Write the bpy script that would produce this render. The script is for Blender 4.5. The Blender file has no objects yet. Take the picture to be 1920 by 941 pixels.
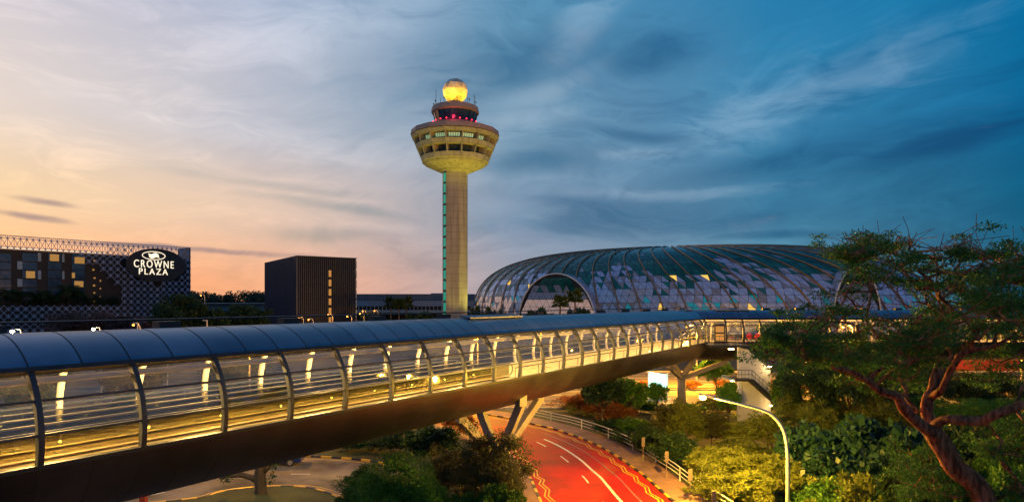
import bpy, math, random
import numpy as np
from mathutils import Vector, Matrix
R = math.radians
PI = math.pi
SC = bpy.context.scene
COL = SC.collection
rng = np.random.default_rng(7)
random.seed(7)
F, HC, VH = 1200.0, 14.0, 566.0          # focal length and horizon of the photograph (px), eye height (m)

def P(u, v, y):
    return Vector(((u - 960) * y / F, y, HC - (v - VH) * y / F))
def G(u, v, z=0.0):
    y = F * (HC - z) / (v - VH)
    return Vector(((u - 960) * y / F, y, z))
def lin(c):
    return tuple((x / 255 / 12.92 if x / 255 <= 0.04045 else ((x / 255 + 0.055) / 1.055) ** 2.4) for x in c)

# ------------------------------------------------------------------ materials
class X:
    """tiny node-expression helper"""
    nt = None
    def __init__(s, sock): s.s = sock
    @staticmethod
    def op(o, *a, clamp=False):
        n = X.nt.nodes.new('ShaderNodeMath'); n.operation = o; n.use_clamp = clamp
        for i, v in enumerate(a):
            if isinstance(v, X): X.nt.links.new(v.s, n.inputs[i])
            else: n.inputs[i].default_value = v
        return X(n.outputs[0])
    def __add__(s, o): return X.op('ADD', s, o)
    def __radd__(s, o): return X.op('ADD', o, s)
    def __sub__(s, o): return X.op('SUBTRACT', s, o)
    def __rsub__(s, o): return X.op('SUBTRACT', o, s)
    def __mul__(s, o): return X.op('MULTIPLY', s, o)
    def __rmul__(s, o): return X.op('MULTIPLY', o, s)
    def __truediv__(s, o): return X.op('DIVIDE', s, o)
    def smooth(s, a, b):
        n = X.nt.nodes.new('ShaderNodeMapRange'); n.interpolation_type = 'SMOOTHSTEP'
        X.nt.links.new(s.s, n.inputs[0]); n.inputs[1].default_value = a; n.inputs[2].default_value = b
        return X(n.outputs[0])
def xmix(f, a, b, kind='MIX'):
    n = X.nt.nodes.new('ShaderNodeMix'); n.data_type = 'RGBA'; n.blend_type = kind
    for i, v in ((0, f), (6, a), (7, b)):
        if isinstance(v, X): X.nt.links.new(v.s, n.inputs[i])
        elif i == 0: n.inputs[0].default_value = v
        else: n.inputs[i].default_value = (*v, 1) if len(v) == 3 else v
    return X(n.outputs[2])
def xramp(f, stops):
    n = X.nt.nodes.new('ShaderNodeValToRGB'); X.nt.links.new(f.s, n.inputs[0])
    e = n.color_ramp.elements
    while len(e) < len(stops): e.new(0.5)
    for k, (p, c) in zip(e, stops): k.position = p; k.color = (*c, 1)
    return X(n.outputs[0])
def xnoise(vec, scale, detail=4, rough=0.55, dist=0.0):
    n = X.nt.nodes.new('ShaderNodeTexNoise')
    if vec is not None: X.nt.links.new(vec.s, n.inputs['Vector'])
    n.inputs['Scale'].default_value = scale; n.inputs['Detail'].default_value = detail
    n.inputs['Roughness'].default_value = rough; n.inputs['Distortion'].default_value = dist
    return X(n.outputs[0])
def xcomb(x, y, z):
    n = X.nt.nodes.new('ShaderNodeCombineXYZ')
    for i, v in enumerate((x, y, z)):
        if isinstance(v, X): X.nt.links.new(v.s, n.inputs[i])
        else: n.inputs[i].default_value = v
    return X(n.outputs[0])

def mat(name, col, rough=0.5, metal=0.0, var=0.25, vs=1.0, bump=0.0, bs=20.0, emit=None, es=0.0, spec=0.5, island=0.0, stretch=(1, 1, 1)):
    m = bpy.data.materials.new(name); m.use_nodes = True
    nt = X.nt = m.node_tree; b = nt.nodes['Principled BSDF']
    b.inputs['Roughness'].default_value = rough; b.inputs['Metallic'].default_value = metal
    b.inputs['Specular IOR Level'].default_value = spec
    tc = nt.nodes.new('ShaderNodeTexCoord'); mp = nt.nodes.new('ShaderNodeMapping'); mp.inputs['Scale'].default_value = stretch
    nt.links.new(tc.outputs['Object'], mp.inputs[0]); v = X(mp.outputs[0])
    c = X(nt.nodes.new('ShaderNodeRGB').outputs[0]); c.s.default_value = (*col, 1)
    if var:
        n = xnoise(v, vs, 6, 0.6)
        k = n.smooth(0.3, 0.7) * (2 * var) + (1 - var)
        c = xmix(1.0, c, xcomb(k, k, k), 'MULTIPLY')
        nt.links.new((n * 0.25 + (rough - 0.12)).s, b.inputs['Roughness'])
    if island:
        g = nt.nodes.new('ShaderNodeNewGeometry'); k = X(g.outputs['Random Per Island']) * (2 * island) + (1 - island)
        c = xmix(1.0, c, xcomb(k, k, k), 'MULTIPLY')
    nt.links.new(c.s, b.inputs['Base Color'])
    if bump:
        bn = nt.nodes.new('ShaderNodeBump'); bn.inputs['Strength'].default_value = bump; bn.inputs['Distance'].default_value = 0.05
        nt.links.new(xnoise(v, bs, 5).s, bn.inputs['Height']); nt.links.new(bn.outputs[0], b.inputs['Normal'])
    if emit:
        b.inputs['Emission Color'].default_value = (*emit, 1); b.inputs['Emission Strength'].default_value = es
    return m

def leafmat(name, c1, c2, rough=0.5, trans=0.3):
    m = bpy.data.materials.new(name); m.use_nodes = True
    nt = X.nt = m.node_tree; b = nt.nodes['Principled BSDF']; out = nt.nodes['Material Output']
    g = nt.nodes.new('ShaderNodeNewGeometry'); oi = nt.nodes.new('ShaderNodeObjectInfo')
    r = X(g.outputs['Random Per Island'])
    c = xmix(r, c1, c2)
    k = X(oi.outputs['Random']) * 0.5 + 0.75
    c = xmix(1.0, c, xcomb(k, k, k), 'MULTIPLY')
    nt.links.new(c.s, b.inputs['Base Color']); b.inputs['Roughness'].default_value = rough
    b.inputs['Specular IOR Level'].default_value = 0.2
    t = nt.nodes.new('ShaderNodeBsdfTranslucent'); nt.links.new(c.s, t.inputs[0])
    mx = nt.nodes.new('ShaderNodeMixShader'); mx.inputs[0].default_value = trans
    nt.links.new(b.outputs[0], mx.inputs[1]); nt.links.new(t.outputs[0], mx.inputs[2]); nt.links.new(mx.outputs[0], out.inputs[0])
    return m

def glassmat(name, tint, ior=1.45, rough=0.02, film=None, filmf=0.0, wavy=0.0):
    """thin architectural glazing: tinted transmission plus fresnel reflection, with an optional dusty film"""
    m = bpy.data.materials.new(name); m.use_nodes = True
    nt = X.nt = m.node_tree; nt.nodes.remove(nt.nodes['Principled BSDF']); out = nt.nodes['Material Output']
    tr = nt.nodes.new('ShaderNodeBsdfTransparent'); tr.inputs[0].default_value = (*tint, 1)
    gl = nt.nodes.new('ShaderNodeBsdfGlossy'); gl.inputs['Roughness'].default_value = rough; gl.inputs[0].default_value = (1, 1, 1, 1)
    ge = nt.nodes.new('ShaderNodeNewGeometry'); dt = nt.nodes.new('ShaderNodeVectorMath'); dt.operation = 'DOT_PRODUCT'
    nt.links.new(ge.outputs['Normal'], dt.inputs[0]); nt.links.new(ge.outputs['Incoming'], dt.inputs[1])
    f0 = ((ior - 1) / (ior + 1)) ** 2 * 2.6          # both faces of the pane reflect
    fr = X.op('POWER', 1.0 - X.op('ABSOLUTE', X(dt.outputs['Value'])), 5.0) * (1 - f0) + f0
    base = tr.outputs[0]
    if filmf:
        df = nt.nodes.new('ShaderNodeBsdfDiffuse'); df.inputs[0].default_value = (*film, 1)
        tc = nt.nodes.new('ShaderNodeTexCoord'); f = xnoise(X(tc.outputs['Object']), 0.7, 6, 0.65).smooth(0.25, 0.75) * filmf
        mf = nt.nodes.new('ShaderNodeMixShader'); nt.links.new(f.s, mf.inputs[0])
        nt.links.new(base, mf.inputs[1]); nt.links.new(df.outputs[0], mf.inputs[2]); base = mf.outputs[0]
    mx = nt.nodes.new('ShaderNodeMixShader')
    nt.links.new(fr.s, mx.inputs[0]); nt.links.new(base, mx.inputs[1]); nt.links.new(gl.outputs[0], mx.inputs[2])
    if wavy:
        tc = nt.nodes.new('ShaderNodeTexCoord'); bn = nt.nodes.new('ShaderNodeBump'); bn.inputs['Strength'].default_value = wavy; bn.inputs['Distance'].default_value = 0.05
        nt.links.new(xnoise(X(tc.outputs['Object']), 0.8, 2).s, bn.inputs['Height'])
        nt.links.new(bn.outputs[0], gl.inputs['Normal'])
    nt.links.new(mx.outputs[0], out.inputs[0])
    return m

def glow(name, col, s):
    m = bpy.data.materials.new(name); m.use_nodes = True; b = m.node_tree.nodes['Principled BSDF']
    b.inputs['Base Color'].default_value = (*[min(1, c) * .6 for c in col], 1)
    b.inputs['Emission Color'].default_value = (*col, 1); b.inputs['Emission Strength'].default_value = s
    return m

M = {}
M['grass_soil'] = mat('grass_soil', (0.035, 0.05, 0.018), 0.9, var=0.6, vs=0.25, bump=0.6, bs=3)
M['far_land'] = mat('far_land', (0.035, 0.042, 0.025), 0.9, var=0.5, vs=0.02)
M['red_glow_road'] = mat('red_glow_road', (0.42, 0.012, 0.007), 0.62, var=0.42, vs=0.22, bump=0.25, bs=45, spec=.22)  # red glow of the traffic is put into the base colour
_m = M['red_glow_road']; nt = X.nt = _m.node_tree; _b = nt.nodes['Principled BSDF']; _c = X(_b.inputs['Base Color'].links[0].from_socket)
_g = nt.nodes.new('ShaderNodeTexCoord'); _s = nt.nodes.new('ShaderNodeSeparateXYZ'); nt.links.new(_g.outputs['Object'], _s.inputs[0])
_n = xnoise(X(_g.outputs['Object']), .4, 5)
_w = (X(_s.outputs[1]) + (_n - .5) * 7.0).smooth(66, 80)          # painted tail-light red blends into painted lamp orange towards the far bend
nt.links.new(xmix(_w, _c, (.42, .17, .03)).s, _b.inputs['Base Color'])
M['asphalt'] = mat('asphalt', (0.075, 0.068, 0.062), 0.6, var=0.5, vs=0.3, bump=0.2, bs=30)
M['concrete_road'] = mat('concrete_road', (0.2, 0.175, 0.14), 0.85, var=0.55, vs=0.22, bump=0.15, bs=30, spec=.1)
M['highway'] = mat('highway', (0.17, 0.155, 0.13), 0.95, var=0.25, vs=0.2, stretch=(.15, 1, 1), spec=.04)
M['white_paint'] = mat('white_paint', (0.75, 0.73, 0.68), 0.5, var=0.15, vs=6)
M['yellow_paint'] = mat('yellow_paint', (0.72, 0.42, 0.02), 0.5, var=0.2, vs=4)
M['black_paint'] = mat('black_paint', (0.02, 0.02, 0.02), 0.5, var=0.3, vs=4)
M['rail_white'] = mat('rail_white', (0.62, 0.6, 0.56), 0.4, var=0.15, vs=5)
M['concrete'] = mat('concrete', (0.42, 0.4, 0.37), 0.75, var=0.15, vs=0.8, bump=0.1, bs=8)
M['wall_paint'] = mat('wall_paint', (0.7, 0.68, 0.71), 0.7, var=0.08, vs=0.9)
M['pier_paint'] = mat('pier_paint', (0.25, 0.215, 0.205), 0.6, var=0.12, vs=0.9)
M['roof_metal'] = mat('roof_metal', (0.19, 0.235, 0.3), 0.38, 0.9, var=0.16, vs=0.35, island=.1)
M['hatch'] = mat('hatch', (0.3, 0.31, 0.35), 0.9, var=.1, vs=.5, spec=.05)
M['seam'] = mat('seam', (0.012, 0.014, 0.018), 0.6, var=0)
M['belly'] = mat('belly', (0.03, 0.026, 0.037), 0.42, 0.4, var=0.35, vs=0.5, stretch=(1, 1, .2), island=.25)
M['frame_grey'] = mat('frame_grey', (0.035, 0.042, 0.055), 0.45, 0.3, var=0.1, vs=2)
M['dark_metal'] = mat('dark_metal', (0.03, 0.032, 0.036), 0.45, 0.4, var=0.2, vs=2)
M['cream'] = mat('cream', (0.66, 0.6, 0.5), 0.6, var=0.08, vs=1)
M['floor_tile'] = mat('floor_tile', (0.5, 0.42, 0.27), 0.3, var=0.12, vs=1)
M['walk_belt'] = mat('walk_belt', (0.26, 0.19, 0.09), 0.4, 0.3, var=0.2, vs=3)
M['bridge_glass'] = glassmat('bridge_glass', (0.82, 0.84, 0.83), 1.5, 0.015, (0.5, 0.5, 0.52), 0.035, 0.03)
M['belt_glass'] = glassmat('belt_glass', (0.62, 0.62, 0.5), 1.45, 0.03)
M['cove'] = glow('cove', (1.0, 0.62, 0.22), 12)
M['lamp_warm'] = glow('lamp_warm', (1.0, 0.66, 0.22), 40)
M['lamp_orange'] = glow('lamp_orange', (1.0, 0.38, 0.06), 4)
M['lamp_white'] = glow('lamp_white', (1.0, 0.9, 0.6), 40)
M['lamp_red'] = glow('lamp_red', (1.0, 0.02, 0.05), 5)
M['disc_red'] = glow('disc_red', (1.0, 0.04, 0.03), .8)
M['sodium'] = glow('sodium', (1.0, 0.55, 0.1), 14)
M['screen'] = glow('screen', (0.42, 0.95, 0.85), 1.5)
M['sign_light'] = glow('sign_light', (1.0, 0.85, 0.6), 1.25)
M['win_lit'] = glow('win_lit', (1.0, 0.5, 0.12), 0.3)
M['win_green'] = glow('win_green', (0.55, 0.8, 0.42), 0.42)
M['strip_teal'] = glow('strip_teal', (0.03, 0.42, 0.3), 0.5)
M['win_blue'] = mat('win_blue', (0.03, 0.07, 0.11), 0.12, var=0.2, vs=.4, spec=.8)
M['tower_conc'] = mat('tower_conc', (0.34, 0.325, 0.275), 0.8, var=0.14, vs=0.5, bump=0.1, bs=4, stretch=(1, 1, .25))
_m = M['tower_conc']; nt = X.nt = _m.node_tree; _b = nt.nodes['Principled BSDF']; _c = X(_b.inputs['Base Color'].links[0].from_socket)
_g = nt.nodes.new('ShaderNodeTexCoord'); _s = nt.nodes.new('ShaderNodeSeparateXYZ'); nt.links.new(_g.outputs['Object'], _s.inputs[0])
_f = X.op('FRACT', X(_s.outputs[2]) * .5); _j = X.op('LESS_THAN', _f, .06) * .35          # pour joints
_t = xnoise(xcomb(X(_s.outputs[0]) * 1.2, X(_s.outputs[1]) * 1.2, X(_s.outputs[2]) * .05), 1.0, 6).smooth(.45, .7) * .35   # rain streaks
_k = 1.0 - _j - _t
nt.links.new(xmix(1.0, _c, xcomb(_k, _k, _k), 'MULTIPLY').s, _b.inputs['Base Color'])
M['tower_brown'] = mat('tower_brown', (0.33, 0.25, 0.22), 0.7, var=0.1, vs=0.5)
M['radome'] = mat('radome', (0.62, 0.55, 0.45), 0.6, var=0.0, island=0.3)
M['bronze'] = mat('bronze', (0.3, 0.2, 0.13), 0.4, 0.7, var=0.1, vs=.5)
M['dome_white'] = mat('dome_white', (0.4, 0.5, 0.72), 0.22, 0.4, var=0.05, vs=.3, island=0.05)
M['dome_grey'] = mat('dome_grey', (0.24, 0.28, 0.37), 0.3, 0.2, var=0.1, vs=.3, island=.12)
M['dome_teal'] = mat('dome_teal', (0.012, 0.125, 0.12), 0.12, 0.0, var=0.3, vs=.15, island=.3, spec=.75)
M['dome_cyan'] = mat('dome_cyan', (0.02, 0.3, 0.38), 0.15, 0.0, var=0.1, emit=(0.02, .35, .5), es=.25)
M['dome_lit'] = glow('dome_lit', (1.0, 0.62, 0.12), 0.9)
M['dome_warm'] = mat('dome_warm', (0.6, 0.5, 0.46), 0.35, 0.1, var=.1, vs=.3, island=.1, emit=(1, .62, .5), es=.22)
M['arch_white'] = mat('arch_white', (0.75, 0.75, 0.76), 0.4, var=.05)
M['hotel_dark'] = mat('hotel_dark', (0.03, 0.02, 0.016), 0.6, var=0.4, vs=.3)
M['hotel_screen'] = mat('hotel_screen', (0.4, 0.42, 0.54), 0.5, var=0.2, vs=.3)
M['hotel_panel'] = mat('hotel_panel', (0.4, 0.45, 0.46), 0.5, var=0.15, vs=.5)
M['sign_board'] = mat('sign_board', (0.035, 0.02, 0.014), 0.4, var=0.3, vs=.5)
M['louvre'] = mat('louvre', (0.035, 0.058, 0.11), 0.5, 0.1, var=0.2, vs=.3, stretch=(1, 1, .1))
M['louvre_wall'] = mat('louvre_wall', (0.02, 0.024, 0.034), 0.7, var=0.3, vs=.3)
M['terminal'] = mat('terminal', (0.13, 0.15, 0.18), 0.5, var=0.25, vs=.05, stretch=(1, 1, .2))
M['terminal_roof'] = mat('terminal_roof', (0.2, 0.24, 0.3), 0.4, 0.4, var=0.15, vs=.05)
M['bark'] = mat('bark', (0.28, 0.115, 0.065), 0.9, var=0.75, vs=6, bump=1.0, bs=12, stretch=(1, 1, .16), spec=.1)  # red light from the traffic is mixed into this bark colour
M['bark_dark'] = mat('bark_dark', (0.08, 0.06, 0.045), 0.85, var=0.4, vs=3, bump=.8, bs=8, stretch=(1, 1, .2))
M['blue_car'] = mat('blue_car', (0.012, 0.03, 0.22), 0.25, 0.3, var=0.0)
M['rubber'] = mat('rubber', (0.015, 0.015, 0.015), 0.7, var=0)
M['silver'] = mat('silver', (0.5, 0.5, 0.5), 0.3, 0.8, var=0)
M['sign_back'] = mat('sign_back', (0.26, 0.2, 0.19), 0.5, 0.3, var=0.15, vs=4)
M['red_paint'] = mat('red_paint', (0.2, 0.02, 0.016), 0.8, var=0.2, vs=3)
# brick paving
m = bpy.data.materials.new('brick_paving'); m.use_nodes = True
X.nt = m.node_tree; b = X.nt.nodes['Principled BSDF']; tc = X.nt.nodes.new('ShaderNodeTexCoord')
bk = X.nt.nodes.new('ShaderNodeTexBrick'); X.nt.links.new(tc.outputs['Object'], bk.inputs[0])
bk.inputs['Color1'].default_value = (.3, .15, .11, 1); bk.inputs['Color2'].default_value = (.36, .2, .15, 1); bk.inputs['Mortar'].default_value = (.12, .09, .08, 1)
bk.inputs['Scale'].default_value = 2.2; bk.inputs['Mortar Size'].default_value = .03
n = xnoise(X(tc.outputs['Object']), .6, 5).smooth(.2, .8) * .6 + .6
X.nt.links.new(xmix(1.0, X(bk.outputs[0]), xcomb(n, n, n), 'MULTIPLY').s, b.inputs['Base Color']); b.inputs['Roughness'].default_value = .7
M['brick'] = m
LEAF = {
    'mid': leafmat('leaf_mid', (0.05, 0.15, 0.02), (0.11, 0.25, 0.034)),
    'dark': leafmat('leaf_dark', (0.018, 0.05, 0.022), (0.045, 0.09, 0.03), .4),
    'olive': leafmat('leaf_olive', (0.05, 0.06, 0.02), (0.1, 0.1, 0.035)),
    'yellow': leafmat('leaf_yellow', (0.11, 0.15, 0.02), (0.22, 0.24, 0.04)),
    'russet': leafmat('leaf_russet', (0.2, 0.08, 0.02), (0.34, 0.12, 0.03)),
    'broad': leafmat('leaf_broad', (0.015, 0.05, 0.028), (0.035, 0.085, 0.042), .35),
    'feather': leafmat('leaf_feather', (0.025, 0.1, 0.018), (0.075, 0.18, 0.03)),
    'palm': leafmat('leaf_palm', (0.025, 0.06, 0.015), (0.06, 0.1, 0.03)),
    'blossom': leafmat('leaf_blossom', (0.06, 0.07, 0.04), (0.2, 0.1, 0.12)),
    'far': leafmat('leaf_far', (0.02, 0.035, 0.025), (0.035, 0.055, 0.035)),
}

# ------------------------------------------------------------------ mesh builder
class MB:
    def __init__(s): s.v = []; s.f = []; s.m = []
    def add(s, vs, fs, mi=0):
        o = len(s.v); s.v += [tuple(p) for p in vs]
        s.f += [tuple(i + o for i in f) for f in fs]; s.m += [mi] * len(fs)
        return s
    def box(s, c, size, rz=0.0, mi=0, axes=None):
        if axes is None: axes = (Vector((math.cos(rz), math.sin(rz), 0)), Vector((-math.sin(rz), math.cos(rz), 0)), Vector((0, 0, 1)))
        c = Vector(c); h = [a * (d / 2) for a, d in zip(axes, size)]
        vs = [c + h[0] * i + h[1] * j + h[2] * k for i in (-1, 1) for j in (-1, 1) for k in (-1, 1)]
        return s.add(vs, [(0, 1, 3, 2), (4, 6, 7, 5), (0, 4, 5, 1), (2, 3, 7, 6), (0, 2, 6, 4), (1, 5, 7, 3)], mi)
    def beam(s, a, b, w, h=None, up=(0, 0, 1), mi=0):
        a, b = Vector(a), Vector(b); d = b - a; L = d.length; d.normalize(); up = Vector(up)
        x = d.cross(up)
        if x.length < 1e-4: x = d.cross(Vector((1, 0, 0)))
        x.normalize(); z = x.cross(d)
        return s.box((a + b) / 2, (L, w, h or w), axes=(d, x, z), mi=mi)
    def tube(s, pts, rad, n=8, caps=True, mi=0):
        pts = [Vector(p) for p in pts]; k = len(pts)
        rad = [rad] * k if isinstance(rad, (int, float)) else list(rad)
        vs = []; ref = None
        for i, p in enumerate(pts):
            t = (pts[min(i + 1, k - 1)] - pts[max(i - 1, 0)])
            t = t.normalized() if t.length > 1e-9 else Vector((0, 0, 1))
            if ref is None: ref = t.cross(Vector((0.3, 1, 0.2)) if abs(t.y) < .9 else Vector((1, 0, 0)))
            ref = (ref - t * ref.dot(t)).normalized(); w = t.cross(ref)
            for j in range(n):
                a = 2 * PI * j / n; vs.append(p + (ref * math.cos(a) + w * math.sin(a)) * rad[i])
        fs = [(i * n + j, i * n + (j + 1) % n, (i + 1) * n + (j + 1) % n, (i + 1) * n + j) for i in range(k - 1) for j in range(n)]
        if caps: fs += [tuple(range(n))[::-1], tuple(range((k - 1) * n, k * n))]
        return s.add(vs, fs, mi)
    def lathe(s, prof, n=16, c=(0, 0, 0), a0=0.0, mi=0, close=False, mis=None):
        c = Vector(c); k = len(prof)
        vs = [c + Vector((r * math.cos(a0 + 2 * PI * j / n), r * math.sin(a0 + 2 * PI * j / n), z)) for r, z in prof for j in range(n)]
        for i in range(k - 1 + (1 if close else 0)):
            q = (i + 1) % k
            s_f = [(i * n + j, i * n + (j + 1) % n, q * n + (j + 1) % n, q * n + j) for j in range(n)]
            if i == 0: s.add(vs, s_f, mis[0] if mis else mi); base = len(s.v) - len(vs)
            else:
                s.f += [tuple(x + base for x in f) for f in s_f]; s.m += [mis[i] if mis else mi] * n
        return s
    def ball(s, c, r, n=10, mi=0, sz=1.0):
        prof = [(max(r * math.sin(PI * i / n), 1e-4), -r * sz * math.cos(PI * i / n)) for i in range(n + 1)]
        return s.lathe(prof, 2 * n, c, mi=mi)
    def strip(s, A, B, mi=0):
        k = len(A); return s.add(list(A) + list(B), [(i, i + 1, k + i + 1, k + i) for i in range(k - 1)], mi)
    def grid(s, rows, mi=0, closed=False):
        n = len(rows[0]); vs = [p for r in rows for p in r]
        fs = [(i * n + j, i * n + (j + 1) % n, (i + 1) * n + (j + 1) % n, (i + 1) * n + j) for i in range(len(rows) - 1) for j in range(n if closed else n - 1)]
        return s.add(vs, fs, mi)
    def prism(s, poly, z0, z1, mi=0):
        k = len(poly); vs = [(p[0], p[1], z0) for p in poly] + [(p[0], p[1], z1) for p in poly]
        return s.add(vs, [tuple(range(k))[::-1], tuple(range(k, 2 * k))] + [(i, (i + 1) % k, k + (i + 1) % k, k + i) for i in range(k)], mi)
    def slab(s, poly, off, mi=0):
        """extrude a planar polygon of 3-D points by a vector"""
        k = len(poly); off = Vector(off); poly = [Vector(p) for p in poly]
        return s.add(poly + [p + off for p in poly], [tuple(range(k))[::-1], tuple(range(k, 2 * k))] + [(i, (i + 1) % k, k + (i + 1) % k, k + i) for i in range(k)], mi)
    def build(s, name, mats, parent=None, smooth=False, world=True):
        if not isinstance(mats, (list, tuple)): mats = [mats]
        me = bpy.data.meshes.new(name)
        off = Vector((0, 0, 0))
        if parent is not None and world:
            q = parent
            while q is not None: off += q.location; q = q.parent
        vs = [(p[0] - off.x, p[1] - off.y, p[2] - off.z) for p in s.v]
        me.from_pydata(vs, [], s.f)
        for x in mats: me.materials.append(M[x] if isinstance(x, str) else x)
        if len(mats) > 1: me.polygons.foreach_set('material_index', s.m)
        if smooth: me.polygons.foreach_set('use_smooth', [True] * len(me.polygons))
        me.update()
        o = bpy.data.objects.new(name, me); COL.objects.link(o)
        if parent is not None: o.parent = parent
        return o

def tag(o, label=None, cat=None, group=None, kind=None):
    if label: o['label'] = label
    if cat: o['category'] = cat
    if group: o['group'] = group
    if kind: o['kind'] = kind
    return o
def thing(name, label, cat, loc=(0, 0, 0), group=None):
    o = bpy.data.objects.new(name, None); COL.objects.link(o); o.location = loc; o.empty_display_size = .5
    return tag(o, label, cat, group)
def struct(name, mb, mats, **k):
    return tag(mb.build(name, mats, **k), kind='structure')
def copy_tree(o, parent=None):
    c = o.copy(); COL.objects.link(c); c.parent = parent
    for ch in list(o.children): copy_tree(ch, c)
    return c
def light(name, loc, col, power, radius=0.15, typ='POINT', aim=None, spot=None, size=None):
    l = bpy.data.lights.new(name, typ); l.energy = power; l.color = col
    if typ == 'AREA': l.shape = 'RECTANGLE'; l.size, l.size_y = size
    else: l.shadow_soft_size = radius
    if spot: l.spot_size = spot; l.spot_blend = 0.6
    o = bpy.data.objects.new(name, l); COL.objects.link(o); o.location = loc
    if aim is not None: o.rotation_euler = (Vector(aim) - Vector(loc)).to_track_quat('-Z', 'Y').to_euler()
    return o

# ------------------------------------------------------------------ camera
cam = bpy.data.cameras.new('camera'); co = bpy.data.objects.new('camera', cam); COL.objects.link(co)
co.location = (0, 0, HC); co.rotation_euler = (R(90), 0, 0)
cam.sensor_width = 36; cam.lens = 36 * F / 1920; cam.shift_y = (VH - 470.5) / 1920
cam.clip_start = 0.1; cam.clip_end = 6000
SC.camera = co
SC.render.resolution_x, SC.render.resolution_y = 1024, 501
SC.view_settings.view_transform = 'Standard'; SC.view_settings.look = 'None'
SC.view_settings.exposure = 0.0; SC.view_settings.gamma = 1.0; SC.view_settings.use_curve_mapping = False
SC.render.engine = 'CYCLES'
cy = SC.cycles; cy.use_denoising = True; cy.max_bounces = 8; cy.diffuse_bounces = 3; cy.glossy_bounces = 4
cy.transparent_max_bounces = 16; cy.transmission_bounces = 4; cy.caustics_reflective = False; cy.caustics_refractive = False
cy.sample_clamp_indirect = 4.0
try: cy.denoiser = 'OPENIMAGEDENOISE'; cy.denoising_input_passes = 'RGB_ALBEDO_NORMAL'
except Exception: pass

# ------------------------------------------------------------------ sky
SUN_AZ = R(-50)
w = bpy.data.worlds.new('World'); SC.world = w; w.use_nodes = True
nt = X.nt = w.node_tree
for n in list(nt.nodes): nt.nodes.remove(n)
tc = nt.nodes.new('ShaderNodeTexCoord'); sp = nt.nodes.new('ShaderNodeSeparateXYZ'); nt.links.new(tc.outputs['Generated'], sp.inputs[0])
dx, dy, dz = (X(sp.outputs[i]) for i in range(3))
az = X.op('ARCTAN2', dx, dy); el = X.op('ARCSINE', dz)
ang = X.op('ARCCOSINE', X.op('COSINE', az - SUN_AZ)) / PI
def sky_ramp(cols, back):
    ps = (0.0, .063, .157, .278, .399, .493)
    return xramp(ang, [(p, lin(c)) for p, c in zip(ps, [cols[0]] + cols)] + [(.75, lin(back)), (1.0, lin(back))])
S0 = sky_ramp([(252, 162, 96), (244, 174, 132), (160, 160, 172), (92, 140, 164), (20, 92, 120)], (100, 120, 150))
S1 = sky_ramp([(250, 213, 168), (232, 200, 178), (134, 154, 180), (66, 130, 164), (0, 92, 130)], (108, 130, 162))
S2 = sky_ramp([(229, 214, 206), (203, 200, 208), (126, 158, 182), (54, 126, 168), (0, 102, 150)], (108, 135, 172))
S3 = sky_ramp([(202, 199, 214), (168, 181, 205), (92, 146, 180), (36, 124, 172), (0, 114, 166)], (95, 132, 175))
S4 = sky_ramp([(90, 122, 165), (75, 115, 162), (50, 98, 150), (34, 86, 138), (24, 80, 132)], (36, 84, 130))
c = xmix(el.smooth(R(.5), R(8)), S0, S1)
c = xmix(el.smooth(R(7), R(15)), c, S2)
c = xmix(el.smooth(R(13), R(26)), c, S3)
c = xmix(el.smooth(R(26), R(60)), c, S4)
# clouds: fields warped by a slow noise, drawn out along the wind, in directions of the sky (azimuth, elevation)
warp = xnoise(xcomb(az * 1.6, el * 3.0, 5.0), 1.6, 3, .5) - .5
warp2 = xnoise(xcomb(az * 1.6, el * 3.0, 9.0), 1.6, 3, .5) - .5
fx, fy = az * 1.7 + el * 1.6 + warp * 1.1, el * 5.0 - az * .5 + warp2 * 1.5
wisp = xnoise(xcomb(fx, fy, 0.0), 1.5, 10, 0.58, 0.35)
mass = xnoise(xcomb(fx * .7, fy * .8, 4.0), 1.3, 8, 0.55, 0.3)
fine = xnoise(xcomb(az * 2.6 - el * 2.6 + warp2 * .9, el * 8.0 + warp * 1.6, 3.0), 2.3, 10, 0.66, 0.5)
tex = xnoise(xcomb(fx * 1.2 + warp2 * .6, fy * 1.5, 7.0), 2.0, 10, 0.62, 0.6) * .6 + fine * .4
def blob(u, v, wu, hv, tilt=0.0):
    a0 = math.atan((u - 960) / F); e0 = math.atan((VH - v) / math.hypot(F, u - 960))
    k = math.cos(a0); wa = wu / F * k * k; we = hv / F * k
    da = az - a0 + warp * .12; q = da / wa; e = (el - e0 - da * tilt + warp2 * .06) / we
    return X.op('EXPONENT', (q * q + e * e) * -1.0)
def union(rows):
    r_ = None
    for a in rows: k = blob(*a); r_ = k if r_ is None else X.op('MAXIMUM', r_, k)
    return r_
def cover(rows, lo, hi, gain): return (tex + union(rows) * gain).smooth(lo, hi)
dark = cover(((1430, 305, 330, 34, .12), (1200, 252, 120, 16, -.14), (1130, 400, 330, 60, .02), (1750, 270, 260, 40, .2), (950, 120, 330, 70, .12), (1230, 90, 120, 40, .2), (640, 396, 190, 13, -.14), (600, 440, 170, 13, 0), (1500, 438, 190, 11, 0), (440, 335, 300, 12, -.12), (1000, 310, 150, 30, .1)), .54, .9, .3)
warm = cover(((50, 373, 90, 10, -.08), (30, 403, 110, 10, -.1), (330, 462, 280, 7, 0.0)), .62, .95, .42)
pale = cover(((1200, 287, 150, 18, 0), (1040, 165, 130, 30, .35), (1100, 50, 100, 70, .8), (640, 50, 330, 60, .3), (1250, 358, 300, 16, 0.02), (960, 400, 120, 30, 0), (520, 265, 360, 40, -.12), (1480, 190, 330, 60, .3), (950, 240, 160, 30, .2)), .56, .95, .3)
cool = ang.smooth(.08, .3)
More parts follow.
